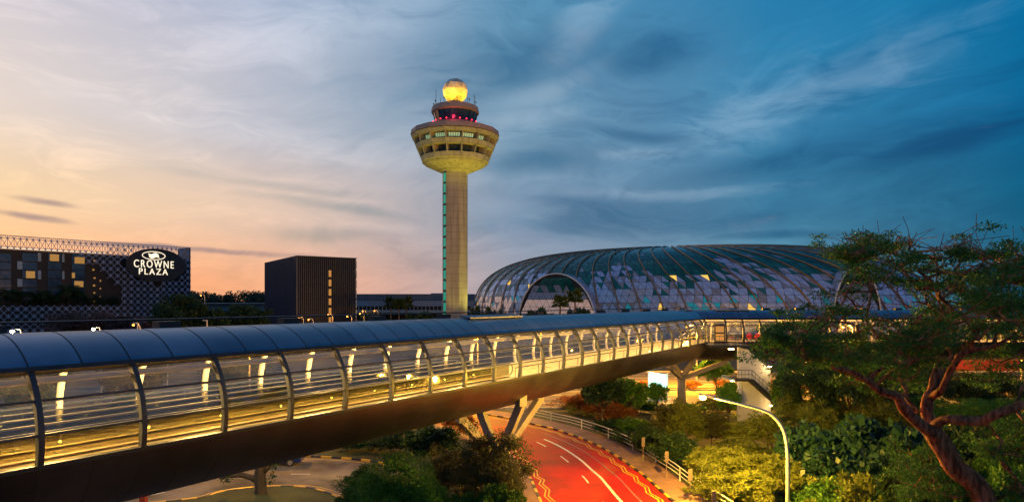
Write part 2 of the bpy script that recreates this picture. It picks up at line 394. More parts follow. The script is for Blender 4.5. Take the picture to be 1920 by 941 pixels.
c = xmix(mass.smooth(.42, .68) * (cool * .55 + .1), c, xmix(1.0, c, (.5, .69, .8), 'MULTIPLY'))
c = xmix(fine.smooth(.45, .72) * .55, c, xmix(1.0, c, (1.4, 1.32, 1.24), 'MULTIPLY'))
c = xmix(tex.smooth(.5, .36) * (cool * .45 + .08), c, xmix(1.0, c, (.62, .68, .76), 'MULTIPLY'))
c = xmix(dark * (cool * .85 + .1), c, xmix(1.0, c, (.3, .52, .64), 'MULTIPLY'))
c = xmix(warm * .8, c, lin((150, 130, 134)))
c = xmix(pale * .62, c, xmix(.5, xmix(1.0, c, (1.8, 1.6, 1.45), 'MULTIPLY'), lin((178, 190, 206))))
bg = nt.nodes.new('ShaderNodeBackground'); nt.links.new(c.s, bg.inputs[0]); bg.inputs[1].default_value = 1.0
sky = nt.nodes.new('ShaderNodeTexSky'); sky.sky_type = 'NISHITA'; sky.sun_disc = False
sky.sun_elevation = R(1.5); sky.sun_rotation = SUN_AZ
bg2 = nt.nodes.new('ShaderNodeBackground'); nt.links.new(sky.outputs[0], bg2.inputs[0]); bg2.inputs[1].default_value = 0.006
ad = nt.nodes.new('ShaderNodeAddShader'); wo = nt.nodes.new('ShaderNodeOutputWorld')
nt.links.new(bg.outputs[0], ad.inputs[0]); nt.links.new(bg2.outputs[0], ad.inputs[1]); nt.links.new(ad.outputs[0], wo.inputs[0])
sl = bpy.data.lights.new('sun', 'SUN'); sl.energy = 0.25; sl.angle = R(6); sl.color = (1, .6, .38)
so = bpy.data.objects.new('sun', sl); COL.objects.link(so)
so.rotation_euler = (-Vector((math.sin(SUN_AZ) * math.cos(R(3)), math.cos(SUN_AZ) * math.cos(R(3)), math.sin(R(3))))).to_track_quat('-Z', 'Y').to_euler()
# ------------------------------------------------------------------ ground and roads
def catmull(pts, step=0.5):
    pts = [Vector(p) for p in pts]; out = []
    q = [pts[0] * 2 - pts[1]] + pts + [pts[-1] * 2 - pts[-2]]
    for i in range(1, len(q) - 2):
        n = max(2, int((q[i + 1] - q[i]).length / step))
        for j in range(n):
            t = j / n; a, b, c_, d = q[i - 1], q[i], q[i + 1], q[i + 2]
            out.append(0.5 * ((2 * b) + (c_ - a) * t + (2 * a - 5 * b + 4 * c_ - d) * t * t + (3 * b - a - 3 * c_ + d) * t ** 3))
    out.append(pts[-1]); return out
def resample(pts, step):
    out = [pts[0].copy()]; acc = 0.0
    for a, b in zip(pts, pts[1:]):
        L = (b - a).length; t = step - acc
        while t <= L: out.append(a.lerp(b, t / L)); t += step
        acc = (acc + L) % step if L else acc
    return out
def offset(pts, d, z=0.0):
    out = []
    for i, p in enumerate(pts):
        t = pts[min(i + 1, len(pts) - 1)] - pts[max(i - 1, 0)]; t.z = 0; t.normalize()
        out.append(Vector((p.x - t.y * d, p.y + t.x * d, z)))
    return out

struct('ground', MB().add([(-3000, -200, -.05), (3000, -200, -.05), (3000, 5500, -.05), (-3000, 5500, -.05)], [(0, 1, 2, 3)]), 'far_land')
struct('verge', MB().add([(-120, -20, 0), (160, -20, 0), (160, 82, 0), (-120, 82, 0)], [(0, 1, 2, 3)]), 'grass_soil')

kp = [(-62, 88.5), (-45, 90), (-30, 89.2), (-18, 87), (-9, 83.6)]
okx = [G(u, v) for u, v in ((935, 781.5), (975, 790), (1010, 798.5), (1040, 805.5), (1067, 814.5), (1095, 825), (1120, 836.5), (1140, 847.5), (1162, 861), (1182, 876), (1205, 892.5), (1227, 912.5), (1255, 937.5))]
kp = [Vector((x, y, 0)) for x, y in kp] + okx + [Vector((11.9, 40, 0)), Vector((12.1, 32, 0)), Vector((12.0, 20, 0)), Vector((12, 4, 0)), Vector((12, -10, 0))]
outer = resample(catmull(kp), 0.5)               # outer kerb line, from far left round to beside the camera
RW = 9.0
# offsets to the right of travel are the road side (negative normal)
inner = offset(outer, -RW)
struct('main_road', MB().strip(offset(outer, 0.05, .006), offset(outer, -RW - .05, .006)), 'red_glow_road')
struct('pavement', MB().strip(offset(outer, 2.6, .13), offset(outer, .18, .13)).strip(offset(outer, 2.6, -.02), offset(outer, 2.6, .13)), 'brick')
struct('inner_pavement', MB().strip(offset(outer, -RW - .18, .12), offset(outer, -RW - 1.7, .12)).strip(offset(outer, -RW - 1.7, .12), offset(outer, -RW - 1.7, -.02)), 'brick')
def kerb(name, line, d, flip=1, step=2, z=.15, wdt=.2):
    mb = MB(); A = offset(line, d, 0); B = offset(line, d + wdt * flip, 0)
    for i in range(0, len(line) - step, step):
        a, b = A[i:i + step + 1], B[i:i + step + 1]; mi = (i // step) % 2
        up = lambda q, zz: [Vector((p.x, p.y, zz)) for p in q]
        mb.strip(up(a, 0), up(a, z), mi).strip(up(a, z), up(b, z), mi).strip(up(b, z), up(b, 0), mi)
    return struct(name, mb, ['yellow_paint', 'black_paint'])
kerb('road_kerb', outer, 0.0, 1)
kerb('road_kerb', outer, -RW, -1)
mk = MB()
def dashes(line, d, wdt, on, off, z=.011, i0=0, i1=None, mi=0):
    i = i0; n = len(line) if i1 is None else i1
    while i + on < n:
        seg = line[i:i + on + 1]
        mk.strip(offset(seg, d + wdt / 2, z), offset(seg, d - wdt / 2, z), mi); i += on + off
dashes(outer, -4.75, .14, 5, 9, i0=2)
def light_trail(d, wdt, i0, i1, mi=0, z=.0115):
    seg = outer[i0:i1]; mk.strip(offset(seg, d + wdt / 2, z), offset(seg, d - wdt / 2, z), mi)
def near_i(y): return min(range(len(outer)), key=lambda i: abs(outer[i].y - y) + (0 if outer[i].x > 0 else 99))
ia = near_i(67.0)
light_trail(-3.45, .24, ia, len(outer)); light_trail(-2.05, .1, near_i(69), len(outer), 2)  # headlight trail and a fainter second one, drawn as painted lines
def zig(d, amp, per, wdt, z=.012):
    ln = offset(outer, d, z); pts = []
    k = max(1, int(per / .5)); s = 1
    for i in range(0, len(outer), k):
        pts.append(offset(outer, d + amp * s, z)[i]); s = -s
    for a, b in zip(pts, pts[1:]):
        mk.beam(a, b, wdt, .003, mi=1)
for d in (-.62, -.9): zig(d, .16, 1.5, .1)
for d in (-RW + .55, -RW + .83): zig(d, .16, 1.5, .1)
struct('road_marking_and_trails', mk, ['white_paint', 'yellow_paint', 'sign_back'])

# left loop road with its planted island
far = [Vector((x, y, 0)) for x, y in ((-75, 62), (-50, 60.5), (-35, 59.2), (-24, 58.4), (-16.4, 57.4), (-12, 55.8), (-8.6, 52.5), (-7.4, 48), (-7.6, 42), (-9, 32), (-11, 20), (-13, 5))]
far = resample(catmull(far), .5)
poly = [(p.x, p.y) for p in far] + [(-75, 5)]
struct('side_road', MB().add([(x, y, .005) for x, y in poly], [tuple(range(len(poly)))]), 'concrete_road')
kerb('side_kerb', far, 0.0, 1)
isl = [G(u, v) for u, v in ((347, 940), (416, 925), (475, 917), (536, 914.7), (585, 919), (631.5, 936))]
isl = [Vector((-46, 37.5, 0)), Vector((-33, 41.5, 0))] + isl + [Vector((-11.6, 42.5, 0)), Vector((-12.2, 39.5, 0)), Vector((-16, 37.3, 0)), Vector((-24, 35.5, 0)), Vector((-33, 33.5, 0)), Vector((-44, 33.5, 0)), Vector((-48, 35.5, 0)), Vector((-46, 37.5, 0))]
isl = resample(catmull(isl), .5)
struct('traffic_island', MB().prism([(p.x, p.y) for p in isl], -.01, .14), 'grass_soil')
kerb('island_kerb', isl, 0.0, 1, z=.17)
mk = MB()
for d in (.55, .85): mk.strip(offset(isl, d + .05, .012), offset(isl, d - .05, .012), 1)
mk.strip(offset(far, -.6, .012), offset(far, -.5, .012), 1)
for a, b in (((545, 888), (582, 888)), ((283, 927.5), (309, 922)), ((420, 893), (455, 890.5))):
    mk.beam(G(*a, .012), G(*b, .012), .14, .003)
struct('side_marking', mk, ['white_paint', 'yellow_paint'])

# expressway beyond the walkway
hw = MB(); hw.add([(-120, 84, .003), (300, 84, .003), (300, 101, .003), (-120, 101, .003)], [(0, 1, 2, 3)])
hw.add([(-120, 104, .003), (300, 104, .003), (300, 128, .003), (-120, 128, .003)], [(0, 1, 2, 3)])
struct('highway', hw, 'highway')
mk = MB()
for y in (85, 100, 105, 127): mk.add([(-120, y, .008), (300, y, .008), (300, y + .25, .008), (-120, y + .25, .008)], [(0, 1, 2, 3)])
for y in (88.7, 92.5, 96.3, 109, 113.5, 118, 122.5):
    for k in range(-60, 300, 9): mk.add([(k, y, .008), (k + 4.5, y, .008), (k + 4.5, y + .2, .008), (k, y + .2, .008)], [(0, 1, 2, 3)])
struct('highway_marking', mk, 'white_paint')
struct('highway_kerb', MB().box((90, 101.1, .1), (420, .25, .24)).box((90, 103.9, .1), (420, .25, .24)).box((90, 83.8, .1), (420, .25, .24)).box((90, 128.2, .1), (420, .25, .24)), 'concrete')
struct('access_road', MB().add([(-140, 100, -.03), (40, 150, -.03), (40, 175, -.03), (-140, 140, -.03)], [(0, 1, 2, 3)]), 'asphalt')

# guard rail along the outer pavement
rl = offset(outer, 2.35, .13)
i0, i1 = 30, len(outer) - 10
rails = thing('guard_rail', 'white three-bar railing curving along the outer edge of the red road', 'railing', rl[i0])
for h in (.42, .74, 1.06):
    MB().tube([p + Vector((0, 0, h)) for p in rl[i0:i1:2]], .035 if h < 1 else .045, 6).build('rail', 'rail_white', rails, True)
for i in range(i0, i1, 10):
    MB().box(rl[i] + Vector((0, 0, .53)), (.09, .09, 1.06)).build('post', 'rail_white', rails)

# signs standing along the railing, seen from behind
sg = [((1206, 866), 'grey sign plate on a thin post, farthest of those along the curved railing'),
      ((1250, 897), 'grey sign plate on a thin post, middle one along the curved railing'),
      ((1294, 936), 'grey sign plate on a thin post, nearest wholly visible one along the railing'),
      ((1338, 985), 'grey sign plate cut by the bottom edge beside the railing', )]
for (u, v), lb in sg:
    p = G(u, v, .13)
    t = thing('road_sign', lb, 'sign', p, 'small signs along the curved railing')
    MB().box(p + Vector((0, 0, 1.05)), (.05, .05, 2.1)).build('post', 'sign_back', t)
    MB().box(p + Vector((0, -.03, 1.75)), (.36, .035, .8), rz=.5).build('plate', 'sign_back', t)
for (u, v, lb) in ((1178, 822, 'short grey marker post standing in the low shrubs behind the railing'), (1130, 803, 'thin grey pole beside the dark tree behind the railing')):
    p = G(u, v); t = thing('marker_post', lb, 'post', p)
    MB().tube([p, p + Vector((0, 0, 1.2))], .06, 8).build('post', 'sign_back', t)
    MB().ball(p + Vector((0, 0, 1.22)), .075, 5).build('cap', 'dark_metal', t)

# ------------------------------------------------------------------ elevated walkway
TH = math.atan((1735 - 960) / F)
d1 = Vector((math.sin(TH), math.cos(TH), 0)); n1 = Vector((math.cos(TH), -math.sin(TH), 0))
d2 = Vector((1, 0, 0)); n2 = Vector((0, -1, 0)); nm = (n1 + n2) / (1 + n1.dot(n2))
Bd = Vector((22.35, 81.3, 0)); ZC = 9.8; RT = 3.17
def W(s, c_, h):
    if s > 1e-6: p = Bd - d1 * s + n1 * c_
    elif s < -1e-6: p = Bd - d2 * s + n2 * c_
    else: p = Bd + nm * c_
    return Vector((p.x, p.y, ZC + h))
def WA(s, phi, r=RT): return W(s, r * math.cos(R(phi)), r * math.sin(R(phi)))
SP = 3.0
st1 = [SP * k for k in range(29, 0, -1)]; st2 = [-3.87 - 2.12 * k for k in range(0, 38)]
ST = st1 + [0.0] + st2
HALF = []
for a, b in zip(ST, ST[1:]): HALF += [a, (a + b) / 2]
HALF.append(ST[-1])
PT, P1, P2, PB = 41.4, 22.7, 4.0, -13.4
wk = thing('elevated_walkway', 'long tubular glazed footbridge with blue-grey metal roof crossing above the red road', 'footbridge', (0, 0, 0))
def sweep(mb, phis, r, stations=ST, mi=0): mb.grid([[WA(s, p, r) for p in phis] for s in stations], mi)
def arc(a, b, n): return [a + (b - a) * i / n for i in range(n + 1)]
mb = MB()
for a, b in zip(HALF, HALF[1:]): sweep(mb, arc(PT - .5, 180 - PT + .5, 26), RT, [a, b])
roof = mb.build('roof', ['roof_metal'], wk, True)
mb = MB(); sweep(mb, arc(180 - PT, PT, 20), RT - .16); mb.build('ceiling', 'cream', wk, True)
mb = MB()
for s in HALF: 
    a = [WA(s + .022, p, RT + .006) for p in arc(PT, 180 - PT, 26)] if abs(s) > .01 else None
    if a: mb.strip(a, [WA(s - .022, p, RT + .006) for p in arc(PT, 180 - PT, 26)])
mb.build('roof_seam', 'seam', wk)
mb = MB()
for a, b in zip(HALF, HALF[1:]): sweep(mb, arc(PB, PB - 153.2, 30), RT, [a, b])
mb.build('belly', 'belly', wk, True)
mb = MB()
for s in HALF:
    if abs(s) > .01: mb.strip([WA(s + .03, p, RT + .006) for p in arc(PB, PB - 153, 26)], [WA(s - .03, p, RT + .006) for p in arc(PB, PB - 153, 26)])
mb.build('belly_seam', 'seam', wk)
# glazing: flat panes between ribs
for side, ph in (('near', (PB, P2, P1, PT)), ('far', (180 - PB, 180 - P2, 180 - P1, 180 - PT))):
    mb = MB(); sweep(mb, ph, RT - .04); mb.build('glazing', 'bridge_glass', wk)
# curved ribs, one continuous frame per bay
def ribframe(s, w_, d_):
    mb = MB(); phis = arc(PB - 1.5, PT + 1, 10) + arc(PT + 4, 176 - PT, 12) + arc(179 - PT, 181.5 - PB, 10)
    rows = []
    for p in phis:
        out_r = RT + .045 if (p < PT + 1.5 or p > 178.5 - PT) else RT - .2
        rows.append([WA(s + w_ / 2, p, out_r), WA(s - w_ / 2, p, out_r), WA(s - w_ / 2, p, RT - d_), WA(s + w_ / 2, p, RT - d_)])
    mb.grid(rows, closed=True); n = len(rows)
    for fi in range(len(mb.f)):
        if phis[min(fi // 4, n - 1)] > PT + 3: mb.m[fi] = 1  # far half in cream: its inside lighting is put into the colour
    mb.f += [(0, 1, 2, 3), tuple(4 * (n - 1) + i for i in (3, 2, 1, 0))]; mb.m += [0, 0]
    return mb
for s in ST[:-1]:
    if s == 0.0:
        mb = MB(); phis = arc(PB - 1.5, PT + 1, 10)
        for a in (PB, ): pass
        mb.tube([WA(0, p, RT - .02) for p in phis], .1, 8); mb.build('rib', 'frame_grey', wk); continue
    ribframe(s, .17, .15).build('rib', ['frame_grey', 'cream'], wk)
def bar(name, phi, r, wdt, hgt, m_):
    mb = MB(); c0 = [(r + wdt / 2, hgt), (r - wdt / 2, hgt), (r - wdt / 2, -hgt), (r + wdt / 2, -hgt)]
    rows = [[WA(s, phi + math.degrees(dh / r), rr) for rr, dh in c0] for s in ST]
    mb.grid(rows, closed=True); return mb.build(name, m_, wk)
for ph in (P2, P1): 
    bar('glazing_bar', ph, RT - .03, .12, .035, 'frame_grey'); bar('glazing_bar', 180 - ph, RT - .03, .12, .035, 'frame_grey')
for ph in (PT, 180 - PT): bar('eave_gutter', ph, RT + .0, .2, .085, 'dark_metal')
for ph in (PB, 180 - PB): bar('sill', ph, RT - .01, .14, .07, 'frame_grey')
# inner eave beam lit by the cove light
for ph, nm_ in ((PT - 3.2, 0), (180 - PT + 3.2, 1)): bar('cove_beam', ph, RT - .32, .12, .09, 'cream')
for ph in (PT + 4.5, 175.5 - PT): bar('cove_light', ph, RT - .34, .1, .02, 'cove')
# floor
FL = -.74
mb = MB(); rows = [[W(s, 3.03, FL), W(s, -3.03, FL), W(s, -3.0, FL - .2), W(s, 3.0, FL - .2)] for s in ST]
mb.grid(rows, closed=True); mb.build('floor', 'floor_tile', wk)
# moving walkways and hand rails inside
sA, sB = 45.0, 86.0
ss = [sA + (sB - sA) * i / 14 for i in range(15)]
for c0 in (1.5, -1.5):
    mb = MB(); mb.grid([[W(s, c0 + .62, FL + .03), W(s, c0 - .62, FL + .03), W(s, c0 - .62, FL - .01), W(s, c0 + .62, FL - .01)] for s in ss], closed=True)
    belt = mb.build('moving_walk', 'walk_belt', wk)
    for e in (-.72, .72):
        mb = MB(); mb.grid([[W(s, c0 + e + .012, FL + .12), W(s, c0 + e + .012, FL + .84), W(s, c0 + e - .012, FL + .84), W(s, c0 + e - .012, FL + .12)] for s in ss], closed=True)
        mb.build('balustrade', 'belt_glass', belt)
        loop = [W(s, c0 + e, FL + .88) for s in ss[::-1]]
        end = [W(sA - .42 * math.sin(R(a)), c0 + e, FL + .5 + .38 * math.cos(R(a))) for a in range(15, 181, 15)]
        mb = MB(); mb.tube(loop + end, .035, 6); mb.build('hand_rail', 'seam', belt, True)
        mb = MB(); mb.grid([[W(s, c0 + e + .05, FL + .0), W(s, c0 + e + .05, FL + .07), W(s, c0 + e - .05, FL + .07), W(s, c0 + e - .05, FL + .0)] for s in ss], closed=True)
        mb.build('skirt', 'walk_belt', belt)
for c0, h in ((2.72, .95), (-2.72, .95)):
    s2 = [s for s in ST if s <= sA + .5 and abs(s) > .01]
    mb = MB(); mb.tube([W(s, c0, FL + .62) for s in s2 if s > 0], .035, 6); mb.tube([W(s, c0, FL + .62) for s in s2 if s < 0], .035, 6)
    for s in s2: mb.tube([W(s, c0, FL), W(s, c0, FL + .62)], .025, 6)
    mb.build('hand_rail', 'dark_metal', wk)
for k in range(15, 29):
    s = SP * (k + .45); mb = MB(); mb.ball(W(s, .3, FL + .14), .055, 4); mb.build('guide_light', 'lamp_warm', wk)
# exit door, red discs on the far leg
x0 = (1340 - 960) * 78.2 / F
MB().box((x0 + .55, 78.02, ZC + FL + 1.12), (1.25, .1, 2.25)).build('door_frame', 'dark_metal', wk)
MB().box((x0 + .55, 77.96, ZC + FL + 1.62), (1.0, .06, .75)).box((x0 + .55, 77.96, ZC + FL + .62), (1.0, .06, .9)).build('door', 'win_lit', wk)
for u in (1405, 1420):
    p = P(u, 630, 79.6); MB().lathe([(.001, -.05), (.36, -.05), (.36, .05), (.001, .05)], 20, (0, 0, 0)).build('wall_disc', 'disc_red', wk, world=False)
    o = bpy.data.objects['wall_disc'] if u == 1405 else bpy.data.objects['wall_disc.001']
    o.location = p; o.rotation_euler = (R(90), 0, 0)
# roof rail on brackets and hatch plates
for dc in (-.75, -1.05):
    MB().tube([W(s, dc, RT + .32) for s in ST], .035, 6).build('roof_rail', 'dark_metal', wk)
for s in ST[1:-1:2]:
    mb = MB(); p = W(s, -.9, RT + .07); ax = (d1, n1, Vector((0, 0, 1))) if s > 0 else (d2, n2, Vector((0, 0, 1)))
    mb.box(p, (.9, .55, .34), axes=ax); mb.build('rail_bracket', 'dark_metal', wk)
def hatch(s0, s1, ph):
    mb = MB(); k = int(abs(s1 - s0) / 2.2) + 1
    for i in range(k):
        a, b = s0 + (s1 - s0) * (i + .02) / k, s0 + (s1 - s0) * (i + .98) / k
        q = [[WA(a, p, RT + .16) for p in (ph - 9, ph + 6)], [WA(b, p, RT + .16) for p in (ph - 9, ph + 6)]]
        mb.slab([q[0][0], q[0][1], q[1][1], q[1][0]], (0, 0, -.1))
    return mb.build('roof_hatch', 'hatch', wk)
hatch(47.5, 41.0, 84); hatch(3.5, .6, 84); hatch(-3.2, -7.6, 84)
# lamps giving the warm inside light
for k in range(1, 29, 2):
    p = W(SP * k + 1.5, 0, 2.55); light('walkway_lamp', p, (1, .58, .17), 4600 if k > 13 else 1500, .25)
for k in range(0, 38, 4):
    p = W(-4 - 2.12 * k, 0, 2.55); light('walkway_lamp', p, (1, .52, .13), 1100, .25)

# ------------------------------------------------------------------ piers under the walkway
def pier(label, ctr, zfork, dirs, rad):
    t = thing('bridge_pier', label, 'pier', (ctr.x, ctr.y, 0), 'branching piers carrying the walkway')
    MB().tube([(ctr.x, ctr.y, -.1), (ctr.x, ctr.y, zfork + .2)], rad, 20).build('column', 'pier_paint', t, True)
    for q in dirs:
        a = Vector((ctr.x, ctr.y, zfork - .3)); mb = MB(); mb.beam(a, q, .48, .55); mb.build('arm', 'pier_paint', t)
        MB().box(q + Vector((0, 0, .3)), (.58, .58, .9), rz=TH).build('bearing', 'pier_paint', t)
    return t
def ax1(y): return Bd - d1 * ((Bd.y - y) / d1.y)
c1 = ax1(45.2)
def und(s, c_): return W(s, c_, -math.sqrt(RT ** 2 - c_ ** 2) - .28)
s1 = (Bd.y - 45.2) / d1.y
pier('grey four-armed pier rising behind the dark bush beside the red road', c1, 3.2, [und(s1 + 4.3, 0), und(s1 - 5.6, 0), und(s1, 1.9), und(s1, -1.9)], .6)
s1 = (Bd.y - 80.2) / d1.y + .0
c2 = ax1(79.2)
s2 = (Bd.y - 79.2) / d1.y
pier('orange-lit branching pier beside the blank stair wall near the bend', c2, 4.9, [und(s2 + 4.4, 0), und(s2 + .2, 1.5), und(s2 - .4, -1.6), W(-4.6, .3, -3.4)], .52)
s3 = s1 = (Bd.y - 11) / d1.y
# ------------------------------------------------------------------ stair tower
def px(u, y): return (u - 960) * y / F
ys = 75.0
st = thing('stair_tower', 'blank white stair wall with outside flights and dark railings below the walkway bend', 'staircase', (px(1416, ys), ys, 0))
xa, xb = px(1387, ys), px(1445, ys)
zt = lambda v, y=ys: HC - (v - VH) * y / F
mb = MB(); q = [(xa, ys, 0), (xb, ys, 0), (xb, ys, zt(694)), (px(1402, ys), ys, zt(655)), (xa, ys, zt(652))]
mb.slab(q, (0, .3, 0)); mb.build('wall', 'wall_paint', st)
MB().box((xa - .02, ys + .1, zt(652) / 2 + .1), (.34, .5, zt(652) + .2)).build('column', 'wall_paint', st)
def flight(a, b, y0, y1):
    """stair flight between two points (x,z), y0..y1 wide, with a rail on the camera side"""
    n = max(3, int(abs(a[1] - b[1]) / .17)); mb = MB(); ym = (y0 + y1) / 2
    for i in range(n):
        x = a[0] + (b[0] - a[0]) * (i + .5) / n; z = a[1] + (b[1] - a[1]) * (i + .5) / n
        mb.box((x, ym, z - .1), (abs(b[0] - a[0]) / n + .02, abs(y1 - y0) - .1, .2))
    for y in (y0 + .03, y1 - .03): mb.beam((a[0], y, a[1] - .12), (b[0], y, b[1] - .12), .06, .4)
    f = mb.build('stair_flight', 'frame_grey', st)
    mb = MB(); y = y0 + .05
    for h in (.55, 1.05): mb.tube([(a[0], y, a[1] + h), (b[0], y, b[1] + h)], .03, 6)
    for i in range(9):
        t = i / 8; mb.tube([(a[0] + (b[0] - a[0]) * t, y, a[1] + (b[1] - a[1]) * t), (a[0] + (b[0] - a[0]) * t, y, a[1] + (b[1] - a[1]) * t + 1.05)], .02, 5)
    mb.build('railing', 'dark_metal', f)
def landing(x0, x1, y0, y1, z):
    l = MB().box(((x0 + x1) / 2, (y0 + y1) / 2, z - .12), (x1 - x0, y1 - y0, .24)).build('landing', 'frame_grey', st)
    mb = MB(); 
    for h in (.55, 1.05): mb.tube([(x0, y0 + .05, z + h), (x1, y0 + .05, z + h)], .03, 6)
    for i in range(6): mb.tube([(x0 + (x1 - x0) * i / 5, y0 + .05, z), (x0 + (x1 - x0) * i / 5, y0 + .05, z + 1.05)], .02, 5)
    mb.build('railing', 'dark_metal', l)
    return l
zP, z1, z2, z3 = zt(646), zt(697), zt(708), zt(757)
landing(xa - 3.6, xa + 1.0, ys - 1.0, 78.0, zP)
flight((xa + 1.0, zP), (xb + .2, z1 + .1), ys + .35, ys + 1.7)
landing(xb + .2, xb + 1.5, ys - 1.5, ys + 1.7, z1 + .1)
flight((xb + .2, z1), (xa + .9, z2 + .1), ys + 1.8, ys + 3.1)
landing(xa - 1.1, xa + .9, ys - 1.5, ys + 3.1, z2)
flight((xa + .9, z2), (xb + .6, z3 + .1), ys - 1.45, ys - .05)
landing(xb + .6, xb + 2.1, ys - 1.5, ys + 1.7, z3)
flight((xb + .6, z3), (xa + .2, .15), ys + .35, ys + 1.7)
def stairlamp(u, v, y, r=.16):
    p = P(u, v, y); o = MB().lathe([(.001, -.06), (r, -.06), (r * 1.1, .03), (.001, .05)], 14, p).build('lamp', 'lamp_warm', st)
    light('stair_lamp_light', p - Vector((0, .0, .25)), (1, .62, .22), 25, .15)
stairlamp(1371, 654, 76.2, .3); stairlamp(1374, 713.5, 74.2, .26); stairlamp(1443, 687, 74.4, .18); stairlamp(1445, 760, 74.2, .14)

# ------------------------------------------------------------------ control tower
TY = 187.0; TX = px(853.6, TY); TZ = lambda v, y=TY: HC - (v - VH) * y / F
tw = thing('control_tower', 'tall concrete airport control tower with flared polygonal cab and a glowing ball on top', 'control tower', (TX, TY, 0))
C0 = Vector((TX, TY, 0))
# shaft: chamfered, a slim ribbon of stair window on the left corner
sh = [(-2.3, -3.4), (1.35, -3.4), (3.45, -1.5), (3.45, 2.4), (1.4, 3.4), (-2.3, 3.4), (-3.45, 2.2), (-3.45, -2.4)]
mb = MB(); mb.prism([(TX + x, TY + y) for x, y in sh], 0, 55)
mb.build('shaft', 'tower_conc', tw)
a, b = Vector((TX - 2.38, TY - 3.42, 0)), Vector((TX - 3.1, TY - 2.72, 0))
mb = MB()
dirn = (b - a).normalized(); nn = Vector((dirn.y, -dirn.x, 0)); nn = nn if nn.y < 0 else -nn
for k in range(17):
    z = 2 + k * 3.1; mb.slab([a + nn * .02 + Vector((0, 0, z)), b + nn * .02 + Vector((0, 0, z)), b + nn * .02 + Vector((0, 0, z + 2.5)), a + nn * .02 + Vector((0, 0, z + 2.5))], nn * .06)
mb.build('stair_window', 'strip_teal', tw)
MB().slab([a + nn * .01 + Vector((0, 0, 1)), b + nn * .01 + Vector((0, 0, 1)), b + nn * .01 + Vector((0, 0, 54.5)), a + nn * .01 + Vector((0, 0, 54.5))], nn * .03).build('window_channel', 'hotel_dark', tw)
N16 = 16; A16 = R(-90 - 7.7)
def ring(name, prof, m_, n=N16, a0=A16, parent=tw, close=True): return MB().lathe(prof, n, C0, a0, close=close).build(name, m_, parent)
ring('bowl', [(3.2, 51.2), (8.8, 53.7), (9.3, 54.25), (9.3, 54.6), (3.2, 54.6)], 'tower_conc')
ring('lower_band', [(9.35, 54.3), (9.75, 54.45), (10.2, 55.8), (9.5, 55.85), (8.9, 54.8)], 'tower_conc')
ring('lower_window', [(7.6, 55.0), (8.3, 57.9), (8.0, 57.9), (7.3, 55.0)], 'win_blue')
ring('middle_band', [(9.6, 57.75), (11.1, 57.9), (11.7, 59.2), (10.9, 59.25), (10.0, 58.3)], 'tower_conc')
up = ring('upper_window', [(9.4, 58.6), (10.1, 61.2), (9.8, 61.2), (9.1, 58.6)], 'win_blue')
ring('ledge', [(10.3, 61.0), (12.35, 60.95), (12.9, 61.85), (11.4, 61.9)], 'tower_conc')
ring('parapet', [(12.0, 62.05), (12.98, 62.05), (12.78, 63.4), (11.9, 63.4)], 'tower_brown')
ring('cab_deck', [(.01, 61.8), (12.1, 61.8), (12.1, 63.1), (.01, 63.1)], 'tower_brown', close=False)
ring('core', [(.01, 54.5), (7.3, 54.5), (9.2, 61.8), (.01, 61.8)], 'hotel_dark', close=False)
for k in range(N16):
    an = A16 + 2 * PI * k / N16; dr = Vector((math.cos(an), math.sin(an), 0)); tn = Vector((-dr.y, dr.x, 0))
    q = [C0 + dr * r + Vector((0, 0, z)) for r, z in ((7.6, 55.0), (10.12, 55.6), (12.6, 61.6), (9.6, 61.6))]
    MB().slab([p - tn * .17 for p in q], tn * .34).build('fin', 'tower_conc', tw)
# lit panes of the upper storey
for k in range(N16):
    a0_, a1_ = (A16 + 2 * PI * (k + e) / N16 for e in (.08, .92)); mid = (a0_ + a1_) / 2
    front = math.sin(mid) < -.15
    if not front: continue
    mb = MB(); mul = MB()
    def wp(t, r, z): 
        p0 = Vector((math.cos(a0_), math.sin(a0_), 0)) * r; p1 = Vector((math.cos(a1_), math.sin(a1_), 0)) * r
        return C0 + p0.lerp(p1, t) + Vector((0, 0, z))
    lit = MB()
    for j in range(5):
        t0, t1 = j / 5 + .02, (j + 1) / 5 - .02
        nrm = Vector((math.cos(mid), math.sin(mid), 0)) * .06
        lit.slab([wp(t0, 9.82, 59.9), wp(t1, 9.82, 59.9), wp(t1, 10.08, 60.9), wp(t0, 10.08, 60.9)], nrm)
        if j: mul.slab([wp(j / 5 - .015, 9.5, 58.8), wp(j / 5 + .015, 9.5, 58.8), wp(j / 5 + .015, 10.1, 61), wp(j / 5 - .015, 10.1, 61)], nrm * 2)
    if -1.0 < mid + PI / 2 < 1.0 or abs(((mid + PI / 2 + PI) % (2 * PI)) - PI) < 1.0: lit.build('lit_pane', 'win_green', up)
    mul.build('mullion', 'dark_metal', up)
